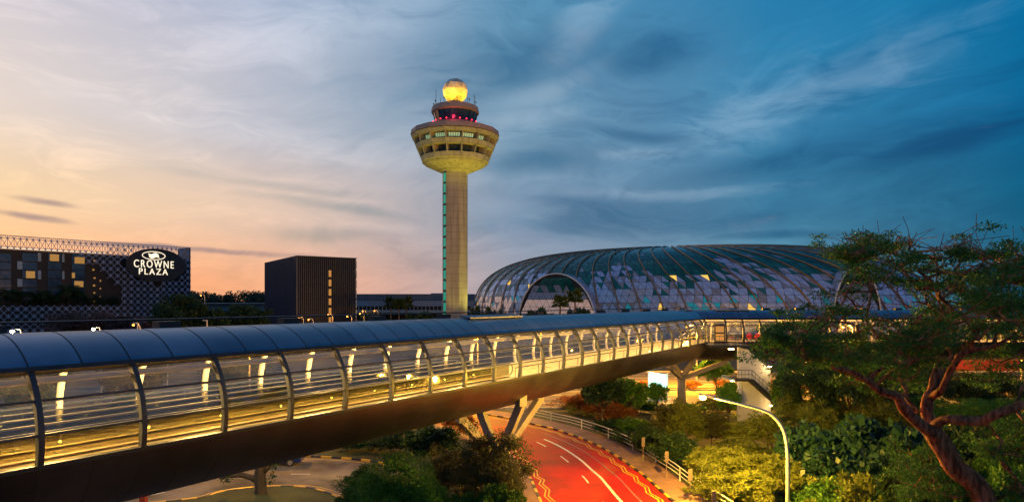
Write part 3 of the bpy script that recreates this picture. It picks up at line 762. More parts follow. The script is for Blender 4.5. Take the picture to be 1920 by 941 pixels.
# top cab
NC = 20
ring('cab_sill', [(5.4, 63.0), (6.4, 63.0), (6.4, 65.6), (5.4, 65.6)], 'tower_brown', NC)
ring('cab_glass', [(5.6, 65.5), (6.45, 68.9), (6.1, 68.9), (5.3, 65.5)], 'win_blue', NC)
ring('cab_roof', [(.01, 68.7), (6.6, 68.7), (7.0, 69.05), (6.75, 70.5), (6.2, 70.7), (.01, 70.8)], 'tower_brown', NC, close=False)
for k in range(NC):
    an = A16 + 2 * PI * k / NC
    if math.sin(an) > .3: continue
    d_ = Vector((math.cos(an), math.sin(an), 0))
    MB().beam(C0 + d_ * 5.66 + Vector((0, 0, 65.5)), C0 + d_ * 6.5 + Vector((0, 0, 68.8)), .14).build('cab_mullion', 'dark_metal', tw)
for k in range(9):
    an = R(-90 + (k - 4) * 16.5); p = C0 + Vector((math.cos(an) * 6.75, math.sin(an) * 6.75, 65.9))
    MB().ball(p, .19, 5).build('warning_light', 'lamp_red', tw)
light('tower_red', C0 + Vector((0, -7.6, 66.2)), (1, .04, .1), 150, .5)
rd = MB(); rb = bpy.data.meshes.new('radome')
import bmesh
bmx = bmesh.new(); bmesh.ops.create_icosphere(bmx, subdivisions=2, radius=3.72)
bmesh.ops.delete(bmx, geom=[v for v in bmx.verts if v.co.z < -3.45], context='VERTS')
bmesh.ops.split_edges(bmx, edges=bmx.edges[:]); bmx.to_mesh(rb); bmx.free(); rb.materials.append(M['radome'])
ro = bpy.data.objects.new('radome', rb); COL.objects.link(ro); ro.parent = tw; ro.location = (0, 0, 75.5)
ring('radome_base', [(.01, 70.6), (2.2, 70.6), (2.0, 72.2), (.01, 72.2)], 'tower_brown', 16, close=False)
mb = MB(); pts = [C0 + Vector((math.cos(a) * 2.9, math.sin(a) * 2.9, 71.8)) for a in [2 * PI * i / 24 for i in range(25)]]
mb.tube(pts, .06, 5)
for p in pts[::3]: mb.tube([p, p - Vector((0, 0, 1.1))], .04, 5)
mb.build('roof_railing', 'dark_metal', tw)
for x, y, h in ((-5.5, -1, 5.2), (5.6, -.5, 3.9), (-3.9, -3.5, 1.9), (3.4, 3, 4.5)):
    p = C0 + Vector((x, y, 70.5)); mb = MB(); mb.tube([p, p + Vector((0, 0, h))], [.09, .05], 5)
    if x > 5: 
        for k in range(4): mb.beam(p + Vector((-.35, 0, 1.5 + k * .6)), p + Vector((.35, 0, 1.5 + k * .6)), .07)
    mb.build('antenna', 'dark_metal', tw)
# floodlights of the tower
for an in (-150, -115, -80, -45, -15, 40, 110, 180):
    p = C0 + Vector((math.cos(R(an)) * 6.3, math.sin(R(an)) * 6.3, 72.0))
    light('radome_flood', p, (1, .5, .012), 1500, .15, 'SPOT', C0 + Vector((0, 0, 75.4)), R(95))
    MB().box(p - Vector((0, 0, .2)), (.3, .3, .3)).tube([p - Vector((0, 0, 1.2)), p - Vector((0, 0, .3))], .05, 5).build('floodlight', 'dark_metal', tw)
for x, y, pw in ((11, -15, 13000), (16, -3, 24000), (3, -17, 3000)):
    light('tower_flood', C0 + Vector((x, y, 1)), (.95, .85, .12), pw, .4, 'SPOT', C0 + Vector((0, 0, 34)), R(55))
for an in (-150, -105, -60, -15, 30):
    p = C0 + Vector((math.cos(R(an)) * 16, math.sin(R(an)) * 16, 38))
    light('bowl_flood', p, (1, .84, .07), 2300, .3, 'SPOT', C0 + Vector((math.cos(R(an)) * 8.5, math.sin(R(an)) * 8.5, 56.5)), R(70))

# ------------------------------------------------------------------ glass dome
DX, DY, DA, DB, DPSI, DH, DN, DM = 74.46, 295.2, 101.6, 53.1, -0.455, 38.0, 3.63, 3.42
cp, sp_ = math.cos(DPSI), math.sin(DPSI)
def dome(A, T, off=0.0):
    A2 = A - 0.2 * (1 - math.cos(A - PI)) * min(1, math.sin(T) ** 1.3)
    r = max(math.cos(T), 0) ** (2 / DN); z = DH * math.sin(T) ** (2 / DM)
    x, y = (DA + off) * r * math.cos(A2), (DB + off) * r * math.sin(A2)
    return Vector((DX + x * cp - y * sp_, DY + x * sp_ + y * cp, z + off * math.sin(T)))
dm = thing('glass_dome', 'huge shallow glass dome with swirling ribs and triangular panels beyond the tower', 'dome', (DX, DY, 0))
# equal-arc rows and columns
Tm = [i / 400 * PI / 2 for i in range(401)]; Am = [i / 2000 * 2 * PI for i in range(2001)]
pr = [Vector((DA * .5 * max(math.cos(t), 0) ** (2 / DN), DH * math.sin(t) ** (2 / DM))) for t in Tm]
cum = [0]
for a, b in zip(pr, pr[1:]): cum.append(cum[-1] + (b - a).length)
NR = 28; rowsT = [Tm[int(np.searchsorted(cum, cum[-1] * i / NR * .998))] for i in range(NR + 1)]
pa = [Vector((DA * abs(math.cos(a)) ** 1, DB * math.sin(a))) for a in Am]; ca = [0]
for a, b in zip(Am, Am[1:]):
    ca.append(ca[-1] + math.hypot(DA * (math.cos(a) - math.cos(b)), DB * (math.sin(a) - math.sin(b))))
NCOL = 152
def colA(i): return float(np.interp((i % NCOL) / NCOL * ca[-1], ca, Am)) + 2 * PI * (i // NCOL)
cells = MB(); shell = MB()
rr = random.Random(5)
shell.grid([[dome(colA(i), t, -.25) for i in range(NCOL)] for t in rowsT], closed=True)
shell.build('structure_shell', 'seam', dm, True)
for j in range(NR):
    sh0 = (j % 2) * .5; sh1 = ((j + 1) % 2) * .5
    for i in range(NCOL):
        if sh0 == 0: tris = (((i, j), (i + 1, j), (i + .5, j + 1)), ((i + 1, j), (i + 1.5, j + 1), (i + .5, j + 1)))
        else: tris = (((i + .5, j), (i + 1.5, j), (i + 1, j + 1)), ((i + .5, j), (i + 1, j + 1), (i, j + 1)))
        for t3 in tris:
            ps = [dome(float(np.interp((c0 % NCOL) / NCOL * ca[-1], ca, Am)), rowsT[j0]) for c0, j0 in t3]
            if (ps[0] - ps[1]).length > 12 or (ps[1] - ps[2]).length > 12: 
                pass
            g = (ps[0] + ps[1] + ps[2]) / 3
            ps = [g + (p - g) * .93 for p in ps]
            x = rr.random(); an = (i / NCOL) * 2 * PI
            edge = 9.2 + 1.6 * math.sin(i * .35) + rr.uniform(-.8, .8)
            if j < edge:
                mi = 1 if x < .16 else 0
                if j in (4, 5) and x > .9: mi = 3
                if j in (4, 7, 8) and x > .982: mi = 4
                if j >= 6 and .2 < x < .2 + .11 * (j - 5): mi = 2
                if i < NCOL * .62 and j < 6 and x < .85: mi = 5 if x > .25 else 1  # sunset pink painted into the low left panels, with a faint glow
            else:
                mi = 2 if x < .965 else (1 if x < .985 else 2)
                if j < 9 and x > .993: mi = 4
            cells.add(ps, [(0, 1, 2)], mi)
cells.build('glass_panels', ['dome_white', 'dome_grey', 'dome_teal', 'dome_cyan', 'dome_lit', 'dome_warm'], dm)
ribT = [Tm[int(np.searchsorted(cum, cum[-1] * i / 40 * .99))] for i in range(41)]
for k in range(56):
    A = float(np.interp(k / 56 * ca[-1], ca, Am))
    if 0.25 * PI < A < .8 * PI: continue
    MB().tube([dome(A, t, .35) for t in ribT], .29, 6).build('rib', 'bronze', dm, True)
# the entrance arches, each a barrel standing out of the shell
def surf(u, v):
    best = None
    for A in np.linspace(PI * .9, 2.05 * PI, 400):
        for T in (0.003, 0.02):
            p = dome(float(A), T); uu = 960 + F * p.x / p.y
            if p.y < DY + 40 and (best is None or abs(uu - u) < best[0]): best = (abs(uu - u), p)
    return best[1]
def entrance(u0, u1, vtop, out, warm):
    a, b = surf(u0, 590), surf(u1, 590); a.z = b.z = 0
    ax = (b - a).normalized(); nr = Vector((ax.y, -ax.x, 0)); nr = nr if nr.y < 0 else -nr
    a, b = a + nr * out, b + nr * out
    # keep feet on the photographed columns
    fix = lambda p, u: p + ax * (((u - 960) / F * p.y - p.x) / (ax.x - (u - 960) / F * ax.y))
    a, b = fix(a, u0), fix(b, u1); mid = (a + b) / 2; Lh = (b - a).length / 2
    zt_ = HC - (vtop - VH) * mid.y / F
    cur = [mid + ax * (-Lh * math.cos(t)) + Vector((0, 0, zt_ * math.sin(t) ** .85)) for t in [PI * i / 32 for i in range(33)]]
    MB().tube(cur, .3, 8).build('arch_frame', 'arch_white', dm, True)
    MB().grid([cur, [p - nr * (out + 14) for p in cur]]).build('arch_vault', 'dome_white', dm, True)
    mb = MB(); stp = 3.4; H = 3.0
    back = MB(); q = [p - nr * .3 for p in cur]; back.add(q, [tuple(range(len(q)))]); back.build('arch_backing', 'seam', dm)
    inside = lambda p, m=0: (abs(p.x) < Lh and p.z + m < zt_ * max(0, 1 - (p.x / Lh) ** 2) ** .425)
    for j in range(int(zt_ / H) + 1):
        n = int(2 * Lh / stp) + 2
        for i in range(-1, n):
            x0_ = -Lh + (i + (j % 2) * .5) * stp
            for tri in (((0, 0), (1, 0), (.5, 1)), ((1, 0), (1.5, 1), (.5, 1))):
                ps = [Vector((x0_ + s_ * stp, 0, (j + t_) * H)) for s_, t_ in tri]
                g = (ps[0] + ps[1] + ps[2]) / 3
                if not all(inside(g + (p - g) * .93, .3) for p in ps): continue
                mi = (5 if warm else 0) if j < 5 else ((0 if warm else 1) if j < 6 else (1 if j < 7 and rr.random() < .5 else 2))
                if j < 3: mi = 4 if rr.random() < .1 else 1
                if j in (3, 4) and rr.random() < .05: mi = 1
                mb.add([mid + ax * p.x - nr * .12 + Vector((0, 0, p.z)) for p in [g + (p - g) * .94 for p in ps]], [(0, 1, 2)], mi)
    mb.build('arch_glazing', ['dome_white', 'dome_grey', 'dome_teal', 'dome_cyan', 'dome_lit', 'dome_warm'], dm)
entrance(970, 1119, 513, 3.5, True)
entrance(1560, 1655, 500, 3.0, False)

# ------------------------------------------------------------------ hotel with lattice screen
H0 = Vector((-141.2, 280, 0)); HL = Vector((-181.3, 226.7, 0)); he = (H0 - HL).normalized(); hn = Vector((he.y, -he.x, 0))
HT = HC + 102 * 280 / F
ho = thing('hotel_building', 'dark hotel block behind a pale star-lattice screen with a glowing sign', 'hotel', (H0.x, H0.y, 0))
def ft(u, v):                    # picture point -> (t along facade, z)
    k = (u - 960) / F; t = (k * HL.y - HL.x) / (he.x - k * he.y); y = HL.y + he.y * t
    return t, HC - (v - VH) * y / F
def fp(t, z, o=0.0): p = HL + he * t + hn * o; return Vector((p.x, p.y, z))
fc = lambda x, y: ft(x / 4.276, 420 + y / 4.276)        # coordinates of the enlarged detail used for measuring
TR = (H0 - HL).length; TL = -34.0
FA = (he, hn, Vector((0, 0, 1)))
zr = ft(0, 465)[1]
mb = MB(); mb.box(fp((TL + TR) / 2 - .5, zr / 2, -13.5), (TR - TL - 1, 18, zr), axes=FA); mb.build('block_wall', 'hotel_dark', ho)
mb = MB(); mb.box(fp((TL + TR) / 2 - .5, 6.2, -2.6), (TR - TL - 1, 3.6, 12.4), axes=FA); mb.build('podium', 'hotel_dark', ho)
MB().box(fp(TR + .2, HT / 2, -5), (.5, 10.5, HT), axes=FA).build('end_wall', 'louvre', ho)
def frect(x0, x1, y0, y1, o, d, name, m_):
    a, b = fc(x0, y1), fc(x1, y0); MB().box(fp((a[0] + b[0]) / 2, (a[1] + b[1]) / 2, o), (b[0] - a[0], d, b[1] - a[1]), axes=FA).build(name, m_, ho)
for c_ in ((-130, -15), (0, 120), (210, 330), (415, 525), (610, 715)):
    for r_ in ((235, 292), (305, 362), (373, 432), (443, 505), (515, 570), (580, 632)): frect(*c_, *r_, -4.35, .3, 'window', 'win_blue')
for q in ((170, 210, 295, 360), (335, 362, 228, 296), (335, 362, 370, 440), (532, 550, 238, 302), (532, 550, 376, 440), (170, 210, 438, 500), (-12, -2, 300, 362)): frect(*q, -4.3, .35, 'panel', 'hotel_panel')
for q in ((432, 505, 240, 292), (240, 312, 376, 430), (630, 702, 456, 502), (632, 712, 264, 312), (610, 634, 388, 430)): frect(*q, -4.18, .2, 'lit_window', M['win_lit'])
for q in ((785, 800, 285, 298), (775, 790, 358, 370), (785, 800, 425, 436), (780, 795, 484, 498), (784, 796, 545, 556), (784, 794, 610, 622), (835, 843, 445, 460), (835, 843, 510, 523), (834, 842, 575, 588)):
    frect(*q, -4.1, .3, 'stair_lamp', 'win_lit')
# lattice: stars on a diamond grid, left out in the big opening and behind the sign
opening = [fc(*q) for q in ((-900, 195), (0, 195), (560, 215), (640, 250), (720, 310), (820, 370), (900, 450), (960, 530), (1000, 600), (990, 628), (900, 645), (800, 662), (500, 675), (300, 680), (100, 662), (0, 632), (-900, 600))]
def inpoly(t, z, poly):
    r_ = False; n = len(poly)
    for i in range(n):
        (x1, y1), (x2, y2) = poly[i], poly[(i + 1) % n]
        if (y1 > z) != (y2 > z) and t < (x2 - x1) * (z - y1) / (y2 - y1) + x1: r_ = not r_
    return r_
sc = ft(291, 497); sa = (ft(347.5, 497)[0] - ft(235, 497)[0]) / 2; sb = 31 * (HL.y + he.y * sc[0]) / F
sc = ((ft(347.5, 497)[0] + ft(235, 497)[0]) / 2, sc[1])
mb = MB(); cw = 2.55; ch = 2.62
nx = int((TR - TL) / cw); z0_ = 3.6
for j in range(0, 14):
    for i in range(nx + 1):
        t, z = TR - .6 - i * cw, z0_ + j * ch
        if z > HT - .4: continue
        if inpoly(t, z, opening) or ((t - sc[0]) / (sa + .6)) ** 2 + ((z - sc[1]) / (sb + .6)) ** 2 < 1: continue
        if z > zr - .5 and t < fc(850, 190)[0]: continue
        for k in range(8):
            an = k * PI / 4; L = 1.78 if k % 2 else .8; wv = .13 if k % 2 else .22
            d_ = he * math.cos(an) + Vector((0, 0, math.sin(an)))
            mb.beam(fp(t, z, .02 * (k % 4)), fp(t, z, .02 * (k % 4)) + d_ * L, .16, wv, up=hn)
mb.build('lattice_screen', 'hotel_screen', ho)
# open truss above the roof line
mb = MB(); za, zb = zr - .1, HT - .1
for z in (za, zb, zb - .9): mb.beam(fp(TL, z), fp(TR, z), .3, .22)
mb.beam(fp(TL, za + .7, .3), fp(fc(880, 200)[0], za + .7, .3), .2, .2)
t = TL
while t < TR - 3.4:
    x1 = t + 1.9
    mb.beam(fp(t, za), fp(x1, zb - .9), .14, .14, hn); mb.beam(fp(x1, za, .16), fp(t, zb - .9, .16), .14, .14, hn)
    mb.beam(fp(t, zb - .9, .05), fp(t + .95, zb, .05), .12, .12, hn); mb.beam(fp(t + .95, zb, .1), fp(x1, zb - .9, .1), .12, .12, hn)
    mb.beam(fp(t, za, .08), fp(t, zb, .08), .14, .14, hn); t = x1
mb.build('roof_truss', 'hotel_screen', ho)
MB().beam(fp(TL, za + .35, -1), fp(fc(850, 190)[0], za + .35, -1), .15, .25).build('roof_light', 'sign_light', ho)
# sign
mb = MB(); el_ = [fp(sc[0] + sa * math.cos(a), sc[1] + sb * math.sin(a), .1) for a in [2 * PI * i / 48 for i in range(48)]]
mb.slab(el_, hn * .35); sign = mb.build('sign_board', 'sign_board', ho)
def put_text(body, u0, u1, v0, v1):
    cu = bpy.data.curves.new('sign_letters', 'FONT'); cu.body = body; cu.extrude = .06; cu.offset = .0; cu.space_character = 1.3
    tmp = bpy.data.objects.new('tmp', cu); COL.objects.link(tmp)
    me = bpy.data.meshes.new_from_object(tmp.evaluated_get(bpy.context.evaluated_depsgraph_get()))
    bpy.data.objects.remove(tmp)
    xs = [v.co.x for v in me.vertices]; ys_ = [v.co.y for v in me.vertices]
    ta, tb = ft(u0, 500)[0], ft(u1, 500)[0]; um = (u0 + u1) / 2; z1_, z0__ = ft(um, v0)[1], ft(um, v1)[1]
    for v in me.vertices:
        p = fp(ta + (v.co.x - min(xs)) / (max(xs) - min(xs)) * (tb - ta), z0__ + (v.co.y - min(ys_)) / (max(ys_) - min(ys_)) * (z1_ - z0__), .55 + v.co.z * 2)
        v.co = p - Vector(ho.location)
    me.materials.clear(); me.materials.append(M['sign_light'])
    o = bpy.data.objects.new('sign_letters', me); COL.objects.link(o); o.parent = sign
put_text('CROWNE', 250, 324.5, 488.3, 502); put_text('PLAZA', 259.5, 313.5, 503.6, 514.8)
lc = fc(1229, 254); la = (fc(1320, 254)[0] - fc(1138, 254)[0]) / 2; lb_ = (fc(1229, 222)[1] - fc(1229, 286)[1]) / 2
mb = MB(); mb.tube([fp(lc[0] + la * math.cos(a), lc[1] + lb_ * math.sin(a), .5) for a in [2 * PI * i / 40 for i in range(41)]], .16, 6, caps=False)
for k in (-1, 0, 1):
    L = [fp(lc[0] + x * la * .46 + k * .15, lc[1] - k * lb_ * .36 + lb_ * .2 * math.sin(x * 3.6) - x * lb_ * .05, .5) for x in [i / 8 - 1 for i in range(17)]]
    mb.tube(L, [.06 + .26 * math.sin(PI * i / 16) ** .5 for i in range(17)], 6)
mb.build('sign_emblem', 'sign_light', sign)

# ------------------------------------------------------------------ louvred block
cz = HC + (VH - 478) * 193 / F
BC, BL, BR = P(559, 566, 193), P(498, 566, 229), P(667, 566, 204)
bk = thing('louvred_building', 'dark flat-roofed block wrapped in close vertical louvres left of the tower', 'building', (BC.x, BC.y, 0))
def face(A, B, z1_):
    e = (B - A); e.z = 0; L = e.length; e.normalize(); n_ = Vector((e.y, -e.x, 0)); n_ = n_ if n_.dot(-A) > 0 else -n_
    return e, n_, L
cz = HC + 87 * 193 / F
bp = [BC, BR, BR + (BL - BC), BL]
MB().prism([(p.x, p.y) for p in bp], 0, cz - .25).build('wall', 'louvre_wall', bk)
for (A, B, stp, nm_) in ((BC, BR, .62, 'louvres'), (BC, BL, 1.0, 'louvres')):
    e, n_, L = face(A, B, cz); mb = MB(); i = 0; t = .15
    while t < L:
        p = A + e * t + n_ * .3; mb.box((p.x, p.y, cz / 2 + .6), (.16, .5, cz - 1.2), axes=(e, n_, Vector((0, 0, 1))), mi=0); t += stp
    for z in [3.2 * k + 1.2 for k in range(1, 9)]: 
        p = A + e * (L / 2) + n_ * .12; mb.box((p.x, p.y, min(z, cz - .3)), (L, .16, .14), axes=(e, n_, Vector((0, 0, 1))))
    mb.build(nm_, 'louvre', bk)
e, n_, L = face(BC, BR, cz)
for k in range(7):
    p = BC + e * (L * .53) + n_ * .42; MB().box((p.x, p.y, cz - 5.2 - k * 2.9), (.75, .3, 2.0), axes=(e, n_, Vector((0, 0, 1)))).build('lit_window', 'win_lit', bk)
mb = MB(); p = BR - e * .1 + n_ * .5
for k in range(7): mb.box((p.x, p.y, cz - 2.2 - k * 3.1), (.35, .3, 2.6), axes=(e, n_, Vector((0, 0, 1))))
mb.build('end_panel', 'hotel_panel', bk)
e2, n2_, L2 = face(BC, BL, cz); mb = MB(); rr = random.Random(3)
for k in range(26):
    p = BC + e2 * (L2 * (rr.randint(1, 17) / 18)) + n2_ * .2; mb = MB(); mb.box((p.x, p.y, 5 + 3.2 * rr.randint(0, 6)), (.8, .2, .9), axes=(e2, n2_, Vector((0, 0, 1)))); mb.build('window', 'hotel_panel', bk)
MB().prism([(p.x, p.y) for p in [q + (q - (BC + BR + BL + bp[2]) / 4).normalized() * .7 for q in bp]], cz - .24, cz).build('roof_edge', 'louvre', bk)

# ------------------------------------------------------------------ terminal in the distance
ty = 340
tm = thing('terminal_building', 'long low grey terminal with stepped roof beyond the palms and the tower', 'terminal building', (px(745, ty), ty, 0))
def tbox(u0, u1, v0, v1, y, d, name, m_):
    x0_, x1_ = px(u0, y), px(u1, y); z1_, zz = HC - (v0 - VH) * y / F, max(0, HC - (v1 - VH) * y / F)
    MB().box(((x0_ + x1_) / 2, y + d / 2, (z1_ + zz) / 2), (x1_ - x0_, d, z1_ - zz)).build(name, m_, tm)
tbox(640, 890, 551, 571, 340, 30, 'upper_hall', 'terminal'); tbox(636, 900, 563.5, 574, 318, 22, 'roof_canopy', 'terminal_roof')
tbox(650, 880, 574, 620, 322, 14, 'lower_hall', 'hotel_dark'); tbox(640, 880, 582, 586, 306, 16, 'lower_canopy', 'concrete')
tbox(808, 838, 549.5, 551.5, 341, 10, 'roof_plant', 'terminal')
for k in range(22):
    u = 672 + k * 7.4; tbox(u, u + .9, 575, 588, 305, .6, 'column', 'concrete')
for k in range(30):
    u = 670 + k * 5.6; tbox(u, u + .7, 552.5, 564, 339.4, .5, 'fin', 'terminal_roof')
t2 = thing('low_shed', 'low pale-roofed shed in front of the wooded ridge by the hotel', 'shed', (px(445, 400), 400, 0))
mb = MB(); mb.box((px(440, 400), 412, 6.5), (60, 24, 13)); mb.build('wall', 'terminal', t2)
MB().box((px(440, 400), 411, 13.1), (64, 28, .5)).box((px(440, 398), 396.5, 9.2), (64, 1.2, .5)).build('roof', 'terminal_roof', t2)

# ------------------------------------------------------------------ street lamps
def lamp_post(u, v, y, label, m_='lamp_orange', col=(1, .4, .06), power=900, arm=1.2, r=.22, lit=True):
    p = P(u, v, y); b = Vector((p.x + arm, y, 0))
    t = thing('street_lamp', label, 'street lamp', b, 'street lamps behind the walkway')
    MB().tube([b, b + Vector((0, 0, p.z - .4)), b + Vector((-.25 * arm, 0, p.z + .25)), p + Vector((.2, 0, .3))], [.12, .09, .07, .06], 6).build('pole', 'rail_white', t)
    MB().box(p + Vector((.1, 0, .22)), (.6, .22, .12)).build('head', 'dark_metal', t)
    MB().ball(p, r, 5, sz=.8).build('bulb', m_, t)
    if power: light('street_lamp_light', p - Vector((0, 0, .45)), col, power, .3)
for a in ((23, 621, 75, 'white street lamp glaring above the left end of the walkway roof', 'lamp_white', (1, .85, .5), 900),
          (175, 617, 95, 'small pale street lamp above the roof below the star lattice', 'lamp_white', (1, .8, .45), 500),
          (250, 609, 112, 'orange street lamp by the dark shrubs just left of the domed tree', 'lamp_orange', (1, .4, .06), 300),
          (300, 612.5, 104, 'orange street lamp shining under the left edge of the domed tree', 'lamp_orange', (1, .4, .06), 500),
          (376.5, 554, 190, 'tall orange lamp standing above the crown of the domed tree', 'lamp_orange', (1, .4, .06), 166),
          (560.5, 596.5, 165, 'faint orange street lamp at the foot of the louvred block corner', 'lamp_orange', (1, .4, .06), 400),
          (578.5, 599, 158, 'bright orange street lamp low against the louvred block', 'lamp_orange', (1, .4, .06), 500),
          (615.5, 590, 170, 'orange street lamp in line with the lit window column', 'lamp_orange', (1, .4, .06), 600),
          (651, 593, 165, 'orange street lamp near the right end of the louvred block', 'lamp_orange', (1, .4, .06), 600),
          (675, 587.7, 185, 'orange street lamp just right of the louvred block, lower of two', 'lamp_orange', (1, .4, .06), 400),
          (680, 583, 205, 'orange street lamp just right of the louvred block, upper of two', 'lamp_orange', (1, .4, .06), 400),
          (694, 585, 200, 'orange street lamp between the block and the three palms, left of a pair', 'lamp_orange', (1, .4, .06), 300),
          (702, 582.5, 215, 'small orange street lamp nearest to the three palms', 'lamp_orange', (1, .4, .06), 300)):
    lamp_post(*a)
for u, v, y, lb in ((258, 606, 110, 'unlit white pole with short arm right of an orange lamp'), (388, 601, 120, 'unlit white lamp pole below the domed tree, right side')):
    p = P(u, v, y); t = thing('lamp_pole', lb, 'lamp post', (p.x, y, 0))
    MB().tube([(p.x, y, 0), p], .11, 6).build('pole', 'rail_white', t); MB().box(p + Vector((-.35, 0, .05)), (.8, .25, .14)).build('head', 'rail_white', t)
# lamps over the hidden roads; the expressway ones are added to brighten it
for x, y, z, lb, pw in ((-6.5, 92, 9.5, 'sodium lamp over the far bend of the main road behind the walkway', 20000),
                        (-27, 62, 9.5, 'sodium lamp over the side road, seen dimly through the glazing', 9000),
                        (3, 102.5, 10, 'first added sodium lamp on the expressway median from the left', 10000), (28, 102.5, 10, 'second added sodium lamp on the expressway median from the left', 65000),
                        (53, 102.5, 10, 'third added sodium lamp on the expressway median, right of the stair wall', 65000), (80, 102.5, 10, 'fourth added sodium lamp on the expressway median behind the big tree', 50000)):
    v = VH + (HC - z) * F / y; u = 960 + x * F / y
    lamp_post(u, v, y, lb, 'lamp_orange', (1, .42, .02), pw, 1.6, .11)

# near street lamp with curved arm
LY = 41.0
b = Vector((px(1477, LY), LY, 0)); hd = P(1318, 741, LY)
nl = thing('street_lamp', 'near pale street lamp with long curved arm glaring orange over the shrubs', 'street lamp', b)
arm_px = [(1477, 941), (1477, 880), (1476, 845), (1471, 812), (1458, 788), (1438, 772), (1410, 763), (1375, 754), (1345, 747), (1332, 744)]
path = [b] + [P(u, v, LY) for u, v in arm_px]
path = [b, P(1477, 960, LY)] + catmull(path[1:], .4)
MB().tube(path, [.145, .135] + [.13 - .06 * i / (len(path) - 3) for i in range(len(path) - 2)], 10).build('pole', 'rail_white', nl, True)
MB().beam(P(1338, 745, LY), P(1311, 738.5, LY), .32, .14).build('head', 'rail_white', nl)
MB().ball(hd + Vector((-.02, 0, -.1)), .25, 6, sz=.7).build('bulb', 'sodium', nl)
light('near_lamp_light', hd - Vector((0, 0, .42)), (1, .53, .05), 26000, .2)

# ------------------------------------------------------------------ lit screen, car, red post
yb = 94.0
sc_ = thing('display_screen', 'glowing pale cyan display board on white posts beyond the road trees', 'display board', (px(1234, yb), yb, 0))
a, b_ = P(1217, 699, yb), P(1250, 727, yb)
mb = MB(); q = [P(1217, 697, yb), P(1250, 702, yb), P(1250, 728, yb), P(1217, 726, yb)]; mb.slab(q, (0, .25, 0)); mb.build('screen', 'screen', sc_)
for u, v in ((1216, 696), (1252, 700)):
    p = P(u, v, yb); MB().tube([(p.x, yb + .1, 0), (p.x, yb + .1, p.z)], .11, 8).build('post', 'rail_white', sc_)
light('screen_light', P(1234, 716, yb - 1.2), (.5, 1, .9), 300, .8)
p = G(268, 1010); yq = 41
rp = thing('red_post', 'dark red square post below the walkway at the edge of the side road', 'post', (px(269, yq), yq, 0))
MB().box((px(269, yq), yq, .98), (.36, .36, 1.96)).build('shaft', 'red_paint', rp)
MB().box((px(269, yq), yq, 2.0), (.42, .42, .08)).build('cap', 'red_paint', rp)

def car(loc, ang):
    t = thing('parked_car', 'dark blue car half hidden under the walkway belly on the side road', 'car', loc); t.rotation_euler = (0, 0, ang)
    side = [(-2.2, .35), (-2.25, .75), (-2.1, .95), (-1.75, 1.02), (-1.15, 1.42), (.25, 1.46), (1.05, .98), (2.05, .82), (2.22, .6), (2.2, .35)]
    mb = MB(); rows = []
    for yy, ins in ((-.86, .06), (-.8, 0), (.8, 0), (.86, .06)):
        rows.append([Vector((x * (1 - ins * .1), yy * (1 if z < 1.0 else .84), z - (ins if z > .5 else 0) * .5)) for x, z in side])
    mb.grid(rows, closed=True); n = len(side); mb.f += [tuple(range(n))[::-1], tuple(3 * n + i for i in range(n))]; mb.m += [0, 0]
    bd = mb.build('body', 'blue_car', t, world=False)
    for sgn in (-1, 1):
        mb = MB(); mb.slab([(-1.5, sgn * .79, 1.05), (.85, sgn * .79, 1.03), (.2, sgn * .735, 1.38), (-1.08, sgn * .735, 1.36)], (0, sgn * .02, 0)); mb.build('side_window', 'win_blue', t, world=False)
        for x in (-1.35, 1.4):
            mb = MB(); ptsw = [(.0, -.1), (.32, -.1), (.33, .1), (0, .1)]
            ring_ = [(x + .33 * math.cos(a), .33 + .33 * math.sin(a)) for a in [2 * PI * i / 20 for i in range(20)]]
            mb.slab([(a_, sgn * .76, z_) for a_, z_ in ring_], (0, sgn * .14, 0)); wh = mb.build('wheel', 'rubber', t, world=False)
            mb = MB(); mb.slab([(x + (a_ - x) * .62, sgn * .9, .33 + (z_ - .33) * .62) for a_, z_ in ring_], (0, sgn * .015, 0)); mb.build('rim', 'silver', wh, world=False)
    for yy in (-.6, .6):
        MB().box((-2.23, yy, .78), (.06, .3, .14)).build('tail_light', 'red_paint', t, world=False)
        MB().box((2.2, yy, .68), (.06, .34, .13)).build('headlight', 'silver', t, world=False)
car(G(533, 873) + Vector((-.85, .6, .006)), R(180 + 4))
# ------------------------------------------------------------------ vegetation
def unit(n):
    v = rng.normal(size=(n, 3)); return v / np.linalg.norm(v, axis=1, keepdims=True)
def leaf_mesh(name, pos, d, size, mat_, aspect=.45, parent=None):
    n = len(pos); s = np.cross(d, unit(n)); s /= np.linalg.norm(s, axis=1, keepdims=True) + 1e-9
    L = size[:, None]; nr = np.cross(d, s)
    v = np.empty((n, 4, 3)); v[:, 0] = pos; v[:, 1] = pos + d * L * .5 + s * L * aspect * .5 + nr * L * .1
    v[:, 2] = pos + d * L; v[:, 3] = pos + d * L * .5 - s * L * aspect * .5 + nr * L * .1
    me = bpy.data.meshes.new(name); me.vertices.add(n * 4); me.vertices.foreach_set('co', v.reshape(-1))
    me.loops.add(n * 4); me.loops.foreach_set('vertex_index', np.arange(n * 4, dtype=np.int32))
    me.polygons.add(n); me.polygons.foreach_set('loop_start', np.arange(0, n * 4, 4, dtype=np.int32)); me.polygons.foreach_set('loop_total', np.full(n, 4, dtype=np.int32))
    me.update(calc_edges=True); me.materials.append(LEAF[mat_])
    o = bpy.data.objects.new(name, me); COL.objects.link(o)
    if parent is not None: o.parent = parent
    return o
